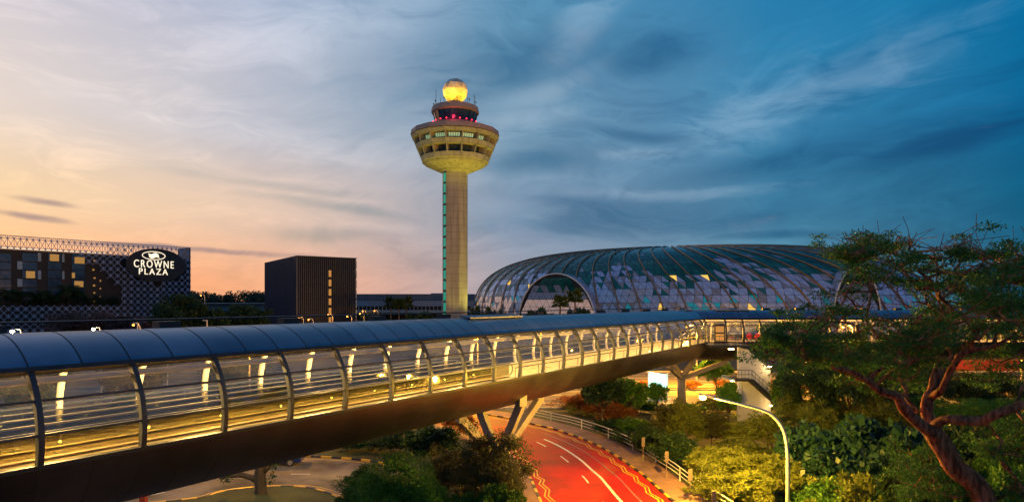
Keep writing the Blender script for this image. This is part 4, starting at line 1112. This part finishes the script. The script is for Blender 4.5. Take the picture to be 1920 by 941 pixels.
def clump_leaves(cs, rs, per, size, flat=.75, out=.6, droop=0.0, jit=.55):
    P_, D_ = [], []
    for c_, r_ in zip(cs, rs):
        n = int(per * rng.uniform(.7, 1.3)); u = unit(n); rad = rng.random(n) ** .45
        p = u * rad[:, None] * r_; p[:, 2] *= flat
        d = u * out + unit(n) * .8 + np.array([0, 0, -droop]); d /= np.linalg.norm(d, axis=1, keepdims=True)
        P_.append(p + c_); D_.append(d)
    P_ = np.concatenate(P_); D_ = np.concatenate(D_)
    return P_, D_, size * rng.uniform(1 - jit, 1 + jit, len(P_))
TEMPL = {}
def template(key, name, leaf, height, rx, rz, trunk, nc, per, size, aspect=.45, flat=.75, droop=0.0, trunks=1, bark='bark_dark', cr=.34, tr=.06, cluster=1.0):
    """a whole plant at the origin: crown on ellipsoid (rx, rx, rz), trunk of clear height `trunk`"""
    t = thing(name, None, None); zc_ = height - rz
    u = unit(nc); u[:, 2] = np.where(u[:, 2] < -.55, -u[:, 2] * .5, u[:, 2]); rad = rng.uniform(.3, 1.12, nc) ** .6
    cs = u * rad[:, None] * np.array([rx * (1 - cr * .6), rx * (1 - cr * .6), rz * (1 - cr * .55)]); cs[:, 2] += zc_
    cs[:, :2] += rng.normal(size=(nc, 2)) * rx * .13; cs[:, 2] += rng.normal(size=nc) * rz * .1
    rs = rx * cr * rng.uniform(.5, 1.3, nc)
    if trunk <= 0: cs[:, 2] = np.maximum(cs[:, 2], rs * .45)
    pos, d, sz = clump_leaves(cs, rs, per, size, flat, droop=droop); keep = pos[:, 2] > .02
    leaf_mesh('crown', pos[keep], d[keep], sz[keep], leaf, aspect, t)
    mb = MB(); H = max(height * tr, .04)
    for k in range(trunks):
        off = Vector((rng.normal() * .12, rng.normal() * .12, 0)) * (trunks > 1) * rx
        top = Vector((rng.normal() * rx * .08, rng.normal() * rx * .08, max(trunk, zc_ * .55))) + off * 2
        mid_ = top * .5 + Vector((rng.normal() * rx * .05, rng.normal() * rx * .05, 0))
        mb.tube([off - Vector((0, 0, .1)), mid_, top], [H, H * .75, H * .6], 8)
        for i in range(k, nc, trunks * max(1, nc // 22)):
            c_ = Vector(cs[i]); m_ = top.lerp(c_, .5) + Vector((0, 0, -abs(rng.normal()) * rx * .06))
            mb.tube([top - Vector((0, 0, H)), m_, c_], [H * .45, H * .25, H * .08], 5)
    mb.build('trunk', bark, t, True, world=False)
    TEMPL[key] = [t, height, rx, False]
def plant(key, u, y, vtop=None, h=None, label='', cat='tree', group=None, wid=None, x=None, z=0.0, wpx=None):
    t, H, rx, used = TEMPL[key]
    o = t if not used else copy_tree(t); TEMPL[key][3] = True
    x = px(u, y) if x is None else x
    if h is None: h = HC - (vtop - VH) * y / F - z
    s = h / H; sw = s
    if wpx: sw = (wpx * y / F / 2) / rx
    o.location = (x, y, z); o.scale = (sw, sw, s); o.rotation_euler = (0, 0, rng.uniform(0, 2 * PI))
    tag(o, label, cat)
    if group: o['group'] = group
    elif 'group' in o: del o['group']
    return o
#        key       name           leaf      H    rx   rz  trunk nc  per  size
template('bush', 'shrub', 'mid', 3, 2.0, 1.5, 0, 100, 130, .19, trunks=3, tr=.018, cr=.2)
template('bush2', 'shrub', 'mid', 3, 2.2, 1.5, 0, 100, 130, .19, trunks=3, tr=.018, cr=.21)
template('dark', 'shrub', 'dark', 3, 2.0, 1.5, 0, 95, 120, .19, trunks=3, tr=.018, cr=.21)
template('yellow', 'shrub', 'yellow', 3.2, 2.2, 1.5, 0, 120, 150, .2, aspect=.34, trunks=3, tr=.018, cr=.19, flat=.6)
template('yellow2', 'shrub', 'yellow', 3.2, 2.4, 1.5, 0, 110, 150, .2, aspect=.34, trunks=3, tr=.018, cr=.2, flat=.6)
template('russet', 'shrub', 'russet', 3, 2.0, 1.4, 0, 46, 220, .17, trunks=3, tr=.018, cr=.28)
template('broad', 'broadleaf_shrub', 'broad', 4, 2.6, 2.0, 0, 40, 80, .42, aspect=.75, trunks=4, tr=.016, cr=.32)
template('broad2', 'broadleaf_shrub', 'broad', 4, 2.8, 2.0, 0, 44, 80, .42, aspect=.75, trunks=4, tr=.016, cr=.3)
template('tree', 'broadleaf_tree', 'mid', 5, 2.0, 1.8, 1.6, 50, 100, .3, aspect=.6, tr=.022, cr=.27)
template('tree2', 'broadleaf_tree', 'dark', 5, 2.1, 1.7, 1.8, 46, 100, .32, aspect=.55, tr=.02, cr=.27)
template('airy', 'feathery_tree', 'yellow', 5, 2.0, 2.3, .9, 90, 110, .24, aspect=.25, tr=.02, cr=.22, trunks=2)
template('airy2', 'feathery_tree', 'olive', 5, 2.0, 2.3, .9, 90, 110, .24, aspect=.25, tr=.02, cr=.22, trunks=2)
template('olive', 'shrub_tree', 'olive', 6.5, 2.7, 2.9, 1.2, 95, 330, .13, aspect=.4, droop=.5, tr=.016, cr=.24, trunks=3)
template('green', 'shrub_tree', 'mid', 5.5, 3.2, 2.3, 1, 90, 330, .14, aspect=.36, tr=.016, cr=.24, trunks=3, flat=.55)
template('big', 'spreading_tree', 'dark', 14, 7.5, 5, 4, 110, 210, .5, tr=.022, cr=.22, flat=.6)
template('mass', 'forest_tree', 'dark', 10, 4.5, 4, 3, 80, 260, .28, tr=.02, cr=.28)
template('far', 'distant_tree', 'far', 10, 6, 4.5, 1, 40, 120, .8, tr=.02, cr=.3)
template('blossom', 'flowering_tree', 'blossom', 9, 4.5, 3.6, 2.2, 50, 160, .4, tr=.02, cr=.27)

# --- below the walkway
lb = 'shrubs and small trees along the main road'
plant('green', 752, 35.5, 852, wpx=200, label='bushy green tree crown in the foreground at the left of the dark bush', cat='tree')
plant('green', 690, 38.5, 872, wpx=130, label='low green leafy shrub at the lower left edge of the foreground bushes', cat='shrub')
plant('olive', 925, 38, 803, wpx=172, label='tall olive bush with drooping twigs against the inner edge of the red road', cat='tree')
plant('olive', 850, 41, 838, wpx=110, label='dark olive bush filling the gap between the two foreground bushes', cat='shrub')
plant('bush', 800, 36, 905, wpx=150, label='low green shrub at the bottom edge below the foreground crowns', cat='shrub')
plant('bush2', 930, 35, 905, wpx=140, label='dark low shrub at the bottom edge beside the inner brick kerb', cat='shrub')
plant('tree2', 812, 53, 800, wpx=105, label='drooping green tree under the walkway left of the near pier', cat='tree')
plant('tree2', 752, 57, 805, wpx=70, label='slender tree with reddish forked trunk behind the foreground bushes', cat='tree')
for i, (u, y, vt, l) in enumerate(((655, 60.5, 815, 'dark hedge shrub at the far side of the side road, leftmost of four'), (695, 60.5, 812, 'dark hedge shrub at the far kerb of the side road, second from left'),
                                   (735, 60, 810, 'dark hedge shrub behind the slender red-trunked tree'), (790, 59.5, 806, 'dark hedge shrub at the right end of the far kerb row'))):
    plant('dark', u, y, vt, wpx=70, label=l, cat='shrub', group='dark hedge along the side road')
plant('russet', 862, 66, 772, wpx=60, label='russet-lit shrub beneath the walkway left of the near pier', cat='shrub')
plant('russet', 835, 60, 800, wpx=50, label='low russet shrub beside the sloping arm of the near pier', cat='shrub')
for x, y, h, l in ((-25, 63.5, 4, 'dark roadside tree seen through the glazing left of the island tree'), (-38, 64, 5, 'dark roadside tree seen through the second glazed bay'), (-50, 66, 6, 'dark roadside tree seen through the leftmost glazed bay'),
                   (-32, 74, 8, 'tall tree beyond the side road seen through the glazing'), (-17, 70, 7, 'tall tree beyond the side road behind the roof middle'), (-60, 80, 8, 'tall tree at far left seen through the glazing'), (-46, 78, 8, 'tall tree beyond the side road at the left, through upper panes')):
    plant('tree' if h < 7 else 'mass', 0, y, h=h, x=x, label=l, cat='tree', group='trees dimly seen through the walkway glazing')
# the island tree: dark forked trunk
it = thing('island_tree', 'dark forked tree trunk with a side branch standing on the kerbed island', 'tree', (px(488, 46.6), 46.6, .14))
q = lambda u, v, y=46.6: P(u, v, y)
mb = MB(); mb.tube([q(488, 950), q(489, 915), q(487, 893), q(490, 870), q(500, 845), q(505, 800)], [.5, .42, .42, .4, .36, .25], 12)
mb.tube([q(486, 903), q(473, 895), q(452, 889), q(430, 891), q(412, 897)], [.26, .22, .2, .15, .06], 9)
mb.tube([q(490, 885), q(503, 872), q(515, 850), q(525, 800)], [.3, .25, .22, .15], 9)
mb.build('trunk', 'bark_dark', it, True)
cs = np.array([list(q(500 + rng.normal() * 45, 770 + rng.normal() * 30, 46.6 + rng.normal() * 1.6)) for _ in range(26)])
pos, d, sz = clump_leaves(cs, np.full(26, 1.0), 110, .2); off = np.array(it.location)
cs2 = np.array([list(q(u, v, 46.4)) for u, v in ((505, 868), (512, 874), (506, 900), (420, 898), (432, 897), (511, 889))])
p2, dd2, s2_ = clump_leaves(cs2, np.full(6, .28), 40, .16)
leaf_mesh('crown', np.concatenate([pos, p2]) - off, np.concatenate([d, dd2]), np.concatenate([sz, s2_]), 'dark', .5, it)

# --- right of the red road
for u, y, vt, w_, l in ((1075, 82, 742, 74, 'orange-lit shrub behind the railing nearest the walkway belly'), (1103, 79, 735, 74, 'bright orange-lit shrub behind the railing, second from the left'),
                        (1135, 76, 748, 80, 'red-orange shrub behind the railing left of the dark small tree'), (1160, 74, 762, 74, 'dull russet shrub under the dark small tree')):
    plant('russet', u, y, vt, wpx=w_, label=l, cat='shrub', group='russet shrubs behind the curved railing')
plant('tree2', 1133, 72, 702, wpx=82, label='dark small tree with reddish foliage behind the russet shrubs', cat='tree')
plant('tree', 1182, 76, 708, wpx=72, label='leafy green tree left of the cyan display board', cat='tree')
plant('tree', 1233, 80, 716, wpx=42, label='small round tree standing just below the cyan display board', cat='tree')
for u, y, vt, w_, l in ((1150, 67, 786, 80, 'low dark shrub behind the railing left of the marker post'), (1195, 66, 782, 80, 'low dark shrub behind the railing right of the marker post'),
                        (1225, 58, 800, 90, 'dark shrub behind the middle sign plate'), (1265, 54, 812, 90, 'dark shrub behind the nearest sign plate'), (1180, 63, 806, 70, 'dark shrub behind the farthest sign plate')):
    plant('dark' if u != 1195 else 'bush', u, y, vt, wpx=w_, label=l, cat='shrub', group='dark shrubs behind the curved railing')
plant('airy2', 1262, 62, 756, wpx=80, label='golden feathery tree right of the round tree and below the far pier', cat='tree')
plant('airy', 1288, 59, 752, wpx=80, label='golden feathery bush tree in front of the far pier column', cat='tree')
plant('airy2', 1335, 61, 768, wpx=80, label='russet-gold feathery tree straight below the glaring lamp', cat='tree')
plant('airy', 1380, 60, 782, wpx=80, label='olive feathery bush left of the foot of the stair wall', cat='tree')
plant('airy', 1440, 58, 764, wpx=90, label='rounded yellow-green tree hiding the foot of the stair wall', cat='tree')
plant('tree', 1365, 70, 715, wpx=44, label='small leafy tree left of the lower stair landing', cat='tree')
plant('tree', 1476, 72, 694, wpx=50, label='thin young tree right of the stair foot', cat='tree')
plant('tree', 1343, 97, 668, wpx=64, label='bright green tree between the far pier and the stair wall', cat='tree')
plant('airy', 1500, 66, 733, wpx=85, label='soft yellow-green round tree right of the stairs', cat='tree')
plant('airy', 1528, 62, 752, wpx=80, label='soft yellow-green bush in front of the rounder one right of the stairs', cat='tree')
plant('airy', 1590, 64, 760, wpx=90, label='dim feathery bush below the dark tree mass', cat='tree')
plant('airy', 1668, 60, 742, wpx=110, label='feathery yellow-green bush behind the fork of the big trunk', cat='tree')
plant('bush', 1615, 56, 778, wpx=100, label='green shrub between the feathery bushes left of the big trunk', cat='shrub')
for u, y, vt, w_, l in ((1530, 66, 652, 130, 'dense dark tree right of the stair wall, leftmost of the dark mass'), (1595, 64, 640, 150, 'dense dark tree in the middle of the dark mass'), (1650, 70, 650, 120, 'dense dark tree at the right of the dark mass behind the big branches')):
    plant('mass', u, y, vt, wpx=w_, label=l, cat='tree', group='dense dark trees right of the stairs')
for u, y, vt, w_, l, k in ((1520, 49, 795, 120, 'broad-leaved dark plant mass nearest the lamp pole', 'broad'), (1585, 48, 800, 140, 'broad-leaved dark plant mass second from the lamp pole', 'broad2'), (1650, 47, 786, 150, 'broad-leaved dark plant mass tallest of the group', 'broad'),
                           (1705, 45, 810, 130, 'broad-leaved dark plant mass against the big trunk', 'broad2'), (1560, 44, 838, 130, 'broad-leaved dark plant lower front of the group', 'broad'), (1640, 42, 850, 130, 'broad-leaved dark plant just above the bright green shrubs', 'broad2')):
    plant(k, u, y, vt, wpx=w_, label=l, cat='shrub', group='broad-leaved plants right of the lamp pole')
for u, y, vt, w_, l, k in ((1335, 50, 838, 100, 'yellow-lit shrub beside the railing signs', 'yellow'), (1385, 47.5, 848, 120, 'yellow-lit shrub brightest under the lamp', 'yellow2'), (1440, 46.5, 852, 120, 'yellow-lit shrub just left of the lamp pole', 'yellow'),
                           (1355, 44.5, 888, 110, 'yellow-lit shrub low beside the nearest sign plate', 'yellow2'), (1408, 43.5, 886, 110, 'yellow-lit shrub at the bottom edge left of the lamp pole', 'yellow'), (1390, 54, 826, 110, 'olive-lit shrub behind the brightest yellow shrub', 'yellow2'), (1492, 45.5, 868, 90, 'yellow-green shrub right behind the lamp pole', 'yellow')):
    plant(k, u, y, vt, wpx=w_, label=l, cat='shrub', group='yellow-lit shrubs under the near lamp')
for u, y, vt, w_, l, k in ((1560, 39, 896, 120, 'bright green fine-leaved shrub right of the lamp pole', 'bush2'), (1610, 38, 888, 140, 'bright green fine-leaved shrub tallest at the bottom edge', 'yellow'), (1675, 37, 892, 130, 'bright green fine-leaved shrub left of the big trunk foot', 'bush')):
    plant(k, u, y, vt, wpx=w_, label=l, cat='shrub', group='bright green shrubs along the bottom edge')
for u, y, vt, w_, l, k in ((1725, 34, 850, 130, 'dark fern-like shrub left of the trunk foot', 'dark'), (1790, 33, 850, 120, 'dark green shrub right behind the leaning trunk', 'bush'), (1890, 33, 800, 160, 'tall dark green shrub below the long right-hand branch', 'green'), (1810, 36, 800, 150, 'dark green shrub behind the fork of the big tree', 'dark'), (1925, 30, 830, 170, 'dark green shrub cut by the right edge', 'bush2'), (1740, 40, 830, 140, 'green shrub behind the leaning trunk, left side', 'bush')):
    plant(k, u, y, vt, wpx=w_, label=l, cat='shrub', group='dark shrubs around the big tree')
for x, y, h, l in ((40, 138, 7, 'roadside tree beyond the expressway behind the display board'), (54, 140, 8, 'roadside tree beyond the expressway behind the far pier'), (70, 141, 7, 'roadside tree beyond the expressway behind the stair wall'), (88, 138, 8, 'roadside tree beyond the expressway right of the stair wall'), (106, 142, 7, 'roadside tree beyond the expressway behind the big tree'), (22, 142, 7, 'roadside tree beyond the expressway left of the display board')):
    plant('big', 0, y, h=h, x=x, label=l, cat='tree', group='trees beyond the expressway')
for k, x in enumerate((10, 16, 22, 28.5, 34, 41, 47, 54, 62, 70)):
    plant('russet', 0, 102.5, h=1.5, x=x, wpx=46, label='low hedge shrub on the expressway median under the lamps', cat='shrub', group='median hedge shrubs')

for u, y, vt, w_, l in ((1730, 74, 668, 110, 'dark tree behind the upright limb of the big tree'), (1800, 78, 690, 110, 'dark tree in front of the red hoarding'), (1880, 72, 700, 120, 'dark tree below the red ring seen through the branches'), (1700, 66, 725, 90, 'dark tree beside the feathery bush behind the trunk fork')):
    plant('mass', u, y, vt, wpx=w_, label=l, cat='tree', group='dark trees behind the big tree')
for k, x in enumerate((9, 15, 20.5, 26, 33, 38, 43.5, 49, 55, 60.5, 66, 72, 78)):
    plant('bush' if k % 3 else 'yellow', 0, 79.5 + (k % 2) * 1.2, h=1.5 + .4 * (k % 2), x=x + (k % 3) * .8, wpx=72, label='green hedge shrub in the long row along the near edge of the expressway', cat='shrub', group='hedge along the expressway')
for u, y, vt, w_, l in ((1745, 62, 742, 110, 'green shrub in the gap under the upright limb of the big tree'), (1830, 60, 748, 130, 'green shrub under the long right-hand branch, left one'), (1905, 58, 745, 130, 'green shrub under the long right-hand branch at the frame edge')):
    plant('green', u, y, vt, wpx=w_, label=l, cat='shrub')
# --- middle distance
plant('big', 345, 150, 554, wpx=116, label='domed dark green tree between the hotel and the wooded ridge', cat='tree')
plant('big', 452, 172, 572, wpx=100, label='lower dark tree left of the louvred block', cat='tree')
plant('tree2', 405, 150, 582, wpx=50, label='small dark tree beside the right foot of the domed tree', cat='tree')
for u, y, vt, w_, l in ((120, 175, 584, 80, 'dark flowering tree at the foot of the lattice, leftmost'), (175, 180, 583, 90, 'pinkish flowering tree under the lattice middle'), (235, 185, 588, 90, 'pinkish flowering tree under the lattice right part'), (285, 175, 592, 70, 'dark small tree touching the domed tree')):
    plant('blossom', u, y, vt, wpx=w_, label=l, cat='tree', group='trees at the foot of the hotel lattice')
for u, y, vt, w_, l in ((893, 175, 578, 34, 'dark hedge tree right beside the tower shaft'), (918, 170, 579, 36, 'dark hedge tree second from the tower shaft'), (940, 165, 584, 30, 'dark hedge tree at the left rim of the glass dome')):
    plant('tree2', u, y, vt, wpx=w_, label=l, cat='tree', group='dark trees between tower and dome')
for u, y, vt, w_, l in ((1010, 190, 580, 60, 'low dark bushes before the dome entrance, left'), (1085, 190, 580, 60, 'low dark bushes before the dome entrance, right'), (700, 190, 588, 60, 'dark bushes under the three palms, left'), (790, 185, 588, 90, 'dark bushes left of the tower foot')):
    plant('tree2', u, y, vt, wpx=w_, label=l, cat='shrub')
tl = []
for k in range(46):
    u = 335 + k * 4.0; y = 520 + rng.uniform(-30, 60); vt = 553 - 4 * math.sin(k * .21) - rng.uniform(0, 4) - (5 if 24 < k < 34 else 0)
    h = HC - (vt - VH) * y / F; x = px(u, y); n = 7
    for j in range(n): tl.append((x + rng.normal() * 3, y + rng.normal() * 4, h * rng.uniform(.35, .93), 3.4))
tl = np.array(tl); pos, d, sz = clump_leaves(tl[:, :3], tl[:, 3], 60, 1.3)
o = leaf_mesh('forest', pos, d, sz, 'far', .7); tag(o, 'dark wooded ridge on the horizon between hotel and louvred block', 'forest', kind='stuff')

# --- palms
def palm_template(key, H, nf, L, size=.9):
    t = thing('palm_tree', None, None); mb = MB()
    mb.tube([(0, 0, -.2), (.12, .05, H * .5), (0, 0, H)], [.3, .22, .2], 8); mb.build('trunk', 'bark_dark', t, True, world=False)
    P_, D_ = [], []
    for k in range(nf):
        az_ = 2 * PI * k / nf + rng.normal() * .2; up = rng.uniform(-.5, 1.1); hd_ = np.array([math.cos(az_), math.sin(az_), 0])
        hub = np.array([0, 0, H]) + (hd_ * math.cos(up) + np.array([0, 0, math.sin(up)])) * L * .42
        ax = hd_ * math.cos(up) + np.array([0, 0, math.sin(up)]); sd = np.cross(ax, [0, 0, 1]); sd /= np.linalg.norm(sd) + 1e-9
        for q_ in np.linspace(-1.25, 1.25, 17):
            dv = ax * math.cos(q_) + sd * math.sin(q_) + np.array([0, 0, -.35 * abs(q_)]); P_.append(hub); D_.append(dv / np.linalg.norm(dv))
        for s_ in np.linspace(0, 1, 6): P_.append(np.array([0, 0, H]) * 1.0 + ax * L * .42 * s_); D_.append(ax)
    P_, D_ = np.array(P_), np.array(D_)
    leaf_mesh('fronds', P_, D_, np.full(len(P_), L * .62) * rng.uniform(.8, 1.15, len(P_)), 'palm', .16, t)
    TEMPL[key] = [t, H + L * .75, L, False]
def feather_palm(key, H, nf, L):
    t = thing('palm_tree', None, None); mb = MB(); mb.tube([(0, 0, -.2), (.1, 0, H)], [.22, .16], 8); mb.build('trunk', 'bark_dark', t, True, world=False)
    P_, D_, S_ = [], [], []
    for k in range(nf):
        az_ = 2 * PI * k / nf + rng.normal() * .25; up = rng.uniform(.1, 1.2); p = np.array([0, 0, H]); hd_ = np.array([math.cos(az_), math.sin(az_), 0]); sd = np.array([-hd_[1], hd_[0], 0])
        for j in range(14):
            e = up - j * .13; dv = hd_ * math.cos(e) + np.array([0, 0, math.sin(e)])
            p = p + dv * L / 14
            for s_ in (-1, 1): 
                q_ = dv * .5 + sd * s_ + np.array([0, 0, -.25]); P_.append(p); D_.append(q_ / np.linalg.norm(q_)); S_.append(L * .3 * math.sin(PI * (j + 1.5) / 16) + .1)
            P_.append(p); D_.append(dv); S_.append(L / 11)
    leaf_mesh('fronds', np.array(P_), np.array(D_), np.array(S_), 'palm', .22, t)
    TEMPL[key] = [t, H + L * .6, L, False]
palm_template('fan', 13.5, 26, 2.6); feather_palm('feather', 5, 18, 4.5)
for u, y, vt, w_, l in ((733, 185, 556, 30, 'fan palm before the terminal, leftmost of three'), (748, 180, 559, 30, 'fan palm before the terminal, middle and lowest of three'), (762, 185, 555.5, 30, 'fan palm before the terminal, nearest the tower'),
                        (1050.5, 175, 553, 38, 'fan palm before the dome arch, lower left one'), (1078, 175, 542, 38, 'taller fan palm before the dome arch, right one')):
    plant('fan', u, y, vt, wpx=w_, label=l, cat='palm')
for i, (X_, Y_, l) in enumerate(((90, 500, 'feathery palm in the hotel opening, leftmost'), (230, 520, 'feathery palm in the hotel opening below the lit window'), (370, 515, 'feathery palm in the hotel opening, middle'), (470, 560, 'short feathery palm between the middle palms of the hotel'), (570, 465, 'tallest feathery palm in the hotel opening'), (660, 520, 'feathery palm at the right end of the hotel opening'))):
    t_, z_ = fc(X_, Y_); p = fp(t_, 0, -2.4)
    plant('feather', 0, p.y, h=z_ - 12.4, x=p.x, z=12.4, label=l, cat='palm', group='palms in the hotel opening', wpx=None)
ct, cz_ = fc(430, 600)
cs = np.array([list(fp(fc(x, 600)[0], 13.4 + rng.random() * 2.2, -1.6 - rng.random() * 2)) for x in rng.uniform(-60, 960, 60)])
pos, d, sz = clump_leaves(cs, np.full(60, 1.5), 70, .5); o = leaf_mesh('planting', pos, d, sz, 'dark'); tag(o, 'dark planting filling the base of the hotel opening', 'planting', kind='stuff')

# --- the big tree at the right
bt = thing('rain_tree', 'large spreading tree with reddish forked trunk and feathery foliage at the right', 'tree', P(1850, 1000, 25))
YB = 25.0
nodes, par, fixr = [], [], []
def addpath(pts, start=None, yend=0.0):
    """pts: (u, v, half-width px); returns node index of the last"""
    prev = start; n = len(pts)
    P3 = [P(u, v, YB + yend * (i / max(1, n - 1))) for i, (u, v, w_) in enumerate(pts)]
    W3 = [w_ * YB / F for _, _, w_ in pts]
    for i in range(n - 1):
        m_ = 5
        for j in range(m_ if i < n - 2 else m_ + 1):
            t = j / m_; a, b_, c_, d_ = P3[max(i - 1, 0)], P3[i], P3[i + 1], P3[min(i + 2, n - 1)]
            p = .5 * ((2 * b_) + (c_ - a) * t + (2 * a - 5 * b_ + 4 * c_ - d_) * t * t + (3 * b_ - a - 3 * c_ + d_) * t ** 3)
            if prev is not None and i == 0 and j == 0 and (p - nodes[prev]).length < .05: continue
            nodes.append(p); par.append(prev); fixr.append(W3[i] + (W3[i + 1] - W3[i]) * t); prev = len(nodes) - 1
    return prev
def nearest(u, v):
    p = P(u, v, YB); return min(range(len(nodes)), key=lambda i: (nodes[i] - p).length)
addpath([(1868, 1010, 24), (1846, 937, 20), (1825, 903, 19), (1792, 877, 19), (1773, 845, 19), (1755, 818, 18), (1747, 795, 13), (1738, 774, 11), (1740, 749, 11), (1750, 733, 10.5), (1754, 710, 10), (1761, 694, 9), (1776, 682, 8), (1787, 670, 7), (1782, 655, 4), (1765, 642, 3.5), (1752, 622, 3), (1768, 585, 2.5), (1770, 545, 2)], None, 1.5)
addpath([(1752, 815, 12), (1716, 787, 10), (1694, 765, 9.5), (1681, 742, 8), (1652, 733, 7), (1620, 709, 5), (1590, 694, 4), (1560, 690, 2.5)], nearest(1752, 815), -2.5)
addpath([(1681, 745, 6), (1701, 762, 5), (1718, 770, 5), (1700, 748, 4)], nearest(1681, 745), 2)
addpath([(1753, 797, 9), (1773, 786, 8), (1799, 787, 9), (1841, 788, 8.5), (1869, 775, 8), (1925, 757, 8), (1990, 735, 6)], nearest(1753, 797), -3)
addpath([(1766, 730, 6), (1777, 705, 6), (1789, 683, 6), (1803, 665, 5.5), (1830, 655, 4.5), (1860, 650, 3), (1900, 630, 2)], nearest(1761, 745), -2)
addpath([(1640, 728, 5), (1633, 715, 5), (1640, 700, 4), (1655, 690, 3)], nearest(1640, 727), 1)
addpath([(1700, 735, 4), (1665, 660, 3.5), (1645, 630, 4), (1625, 600, 3.5), (1632, 560, 2.5), (1640, 520, 2), (1668, 480, 1.6), (1690, 440, 1)], nearest(1690, 760), 3)
addpath([(1768, 585, 2.5), (1755, 545, 2), (1757, 500, 1.6), (1748, 462, 1)], nearest(1768, 585), 1)
addpath([(1770, 545, 2), (1795, 520, 2), (1800, 470, 1.5), (1810, 452, 1)], nearest(1770, 545), 1)
addpath([(1860, 650, 3), (1875, 600, 2.5), (1878, 540, 2), (1885, 480, 1.5), (1900, 450, 1)], nearest(1860, 650), 2)
addpath([(1570, 692, 3), (1530, 660, 2), (1480, 640, 1.5), (1440, 618, 1)], nearest(1575, 691), -1.5)
tg = []
def rect(n, u0, u1, v0, v1, y0=21, y1=30, leaf=True, bias=1.0):
    for _ in range(n):
        u, v = rng.uniform(u0, u1), v0 + (v1 - v0) * rng.random() ** bias
        tg.append((P(u, v, rng.uniform(y0, y1)), leaf))
rect(15, 1450, 1570, 600, 690); rect(34, 1550, 1760, 580, 690, bias=.7); rect(36, 1750, 1985, 530, 650)
rect(14, 1570, 1760, 480, 560); rect(24, 1760, 1985, 470, 540); rect(9, 1580, 1710, 690, 730, 24, 32); rect(9, 1850, 1985, 640, 720, 25, 32)
rect(16, 1860, 1985, 800, 935, 21, 26); rect(9, 1690, 1760, 850, 935, 26, 30); rect(6, 1690, 1760, 850, 930, 24, 30); rect(7, 1440, 1530, 620, 700); rect(7, 1590, 1700, 458, 492)
rect(26, 1590, 1720, 452, 510, 23, 29, False); rect(34, 1700, 1960, 455, 520, 22, 29, False); rect(46, 1520, 1900, 500, 680, 21, 30, False)
base_n = len(nodes)
order = sorted(range(len(tg)), key=lambda i: min((tg[i][0] - p).length for p in nodes[:base_n:2]))
leafpts = []
for i in order:
    p, lf = tg[i]; arr = np.array([list(q_) for q_ in nodes]); dd = np.linalg.norm(arr - np.array(p), axis=1) + np.maximum(0, arr[:, 2] - p.z) * .5
    k = int(dd.argmin()); a = nodes[k]; L = (p - a).length
    if L > 6: continue
    prev = k; n = max(2, int(L / .45)); bow = Vector((rng.normal(), rng.normal(), rng.normal() * .5 + .3)) * L * .1
    for j in range(1, n + 1):
        t = j / n; nodes.append(a.lerp(p, t) + bow * math.sin(PI * t) + Vector(rng.normal(size=3)) * .05); par.append(prev); fixr.append(None); prev = len(nodes) - 1
    if lf:
        for _ in range(3): leafpts.append(p + Vector((rng.normal() * .42, rng.normal() * .42, rng.normal() * .12)))
    # a spray of fine twigs at the end
    for _ in range(3 if lf else 4):
        e = p + Vector((rng.normal() * .6, rng.normal() * .6, abs(rng.normal()) * .45)); nodes.append(p.lerp(e, .5) + Vector(rng.normal(size=3)) * .06); par.append(prev); fixr.append(None)
        nodes.append(e); par.append(len(nodes) - 2); fixr.append(None)
        if lf and rng.random() < .5: leafpts.append(e)
cnt = [0] * len(nodes); kids = [[] for _ in nodes]
for i, q_ in enumerate(par):
    if q_ is not None: kids[q_].append(i)
for i in range(len(nodes) - 1, -1, -1):
    if not kids[i]: cnt[i] += 1
    if par[i] is not None: cnt[par[i]] += cnt[i]
rad = [fixr[i] if fixr[i] is not None else min(.08, .011 * cnt[i] ** .5) for i in range(len(nodes))]
mbT, mbB = MB(), MB(); done = set()
for i in range(len(nodes)):
    if i in done: continue
    chain = [i]; done.add(i)
    while True:
        nx_ = [k for k in kids[chain[-1]] if k not in done]
        if not nx_: break
        k = max(nx_, key=lambda k: (fixr[k] is not None, cnt[k])); chain.append(k); done.add(k)
    pre = [par[i]] if par[i] is not None else []
    ch = pre + chain
    if len(ch) < 2: continue
    rr_ = [rad[k] for k in ch]
    if pre: rr_[0] = min(rad[pre[0]], rr_[1] * 1.25)
    big = fixr[chain[0]] is not None
    (mbT if big else mbB).tube([nodes[k] for k in ch], rr_, 10 if big else 4, caps=big)
mbT.build('trunk', 'bark', bt, True); mbB.build('twigs', 'bark', bt)
lp = np.array([list(p) for p in leafpts])
pos, d, sz = clump_leaves(lp, rng.uniform(.28, .62, len(lp)), 120, .125, flat=.34, out=.5, jit=.4)
leaf_mesh('crown', pos - np.array(bt.location), d, sz, 'feather', .34, bt)

# red hoarding glimpsed beyond the expressway
rh = thing('hoarding', 'red hoarding with a round ring mark glimpsed between the big tree branches', 'hoarding', (95, 129.5, 0))
MB().box((95, 129.5, 1.9), (30, .3, 3.8)).build('panel', 'red_paint', rh)
o = MB().tube([(103 + 2 * math.cos(a), 129.2, 2.1 + 2 * math.sin(a)) for a in [2 * PI * i / 32 for i in range(33)]], .3, 8).build('ring_mark', 'red_paint', rh)
light('hoarding_fill', (97, 124, 5), (1, .25, .1), 100, .5)  # added red fill without a fixture, brightens the hoarding
# unused templates never entered the scene: remove them
for k, (t, H, rx, used) in TEMPL.items():
    if not used:
        for ch in list(t.children): bpy.data.objects.remove(ch)
        bpy.data.objects.remove(t)
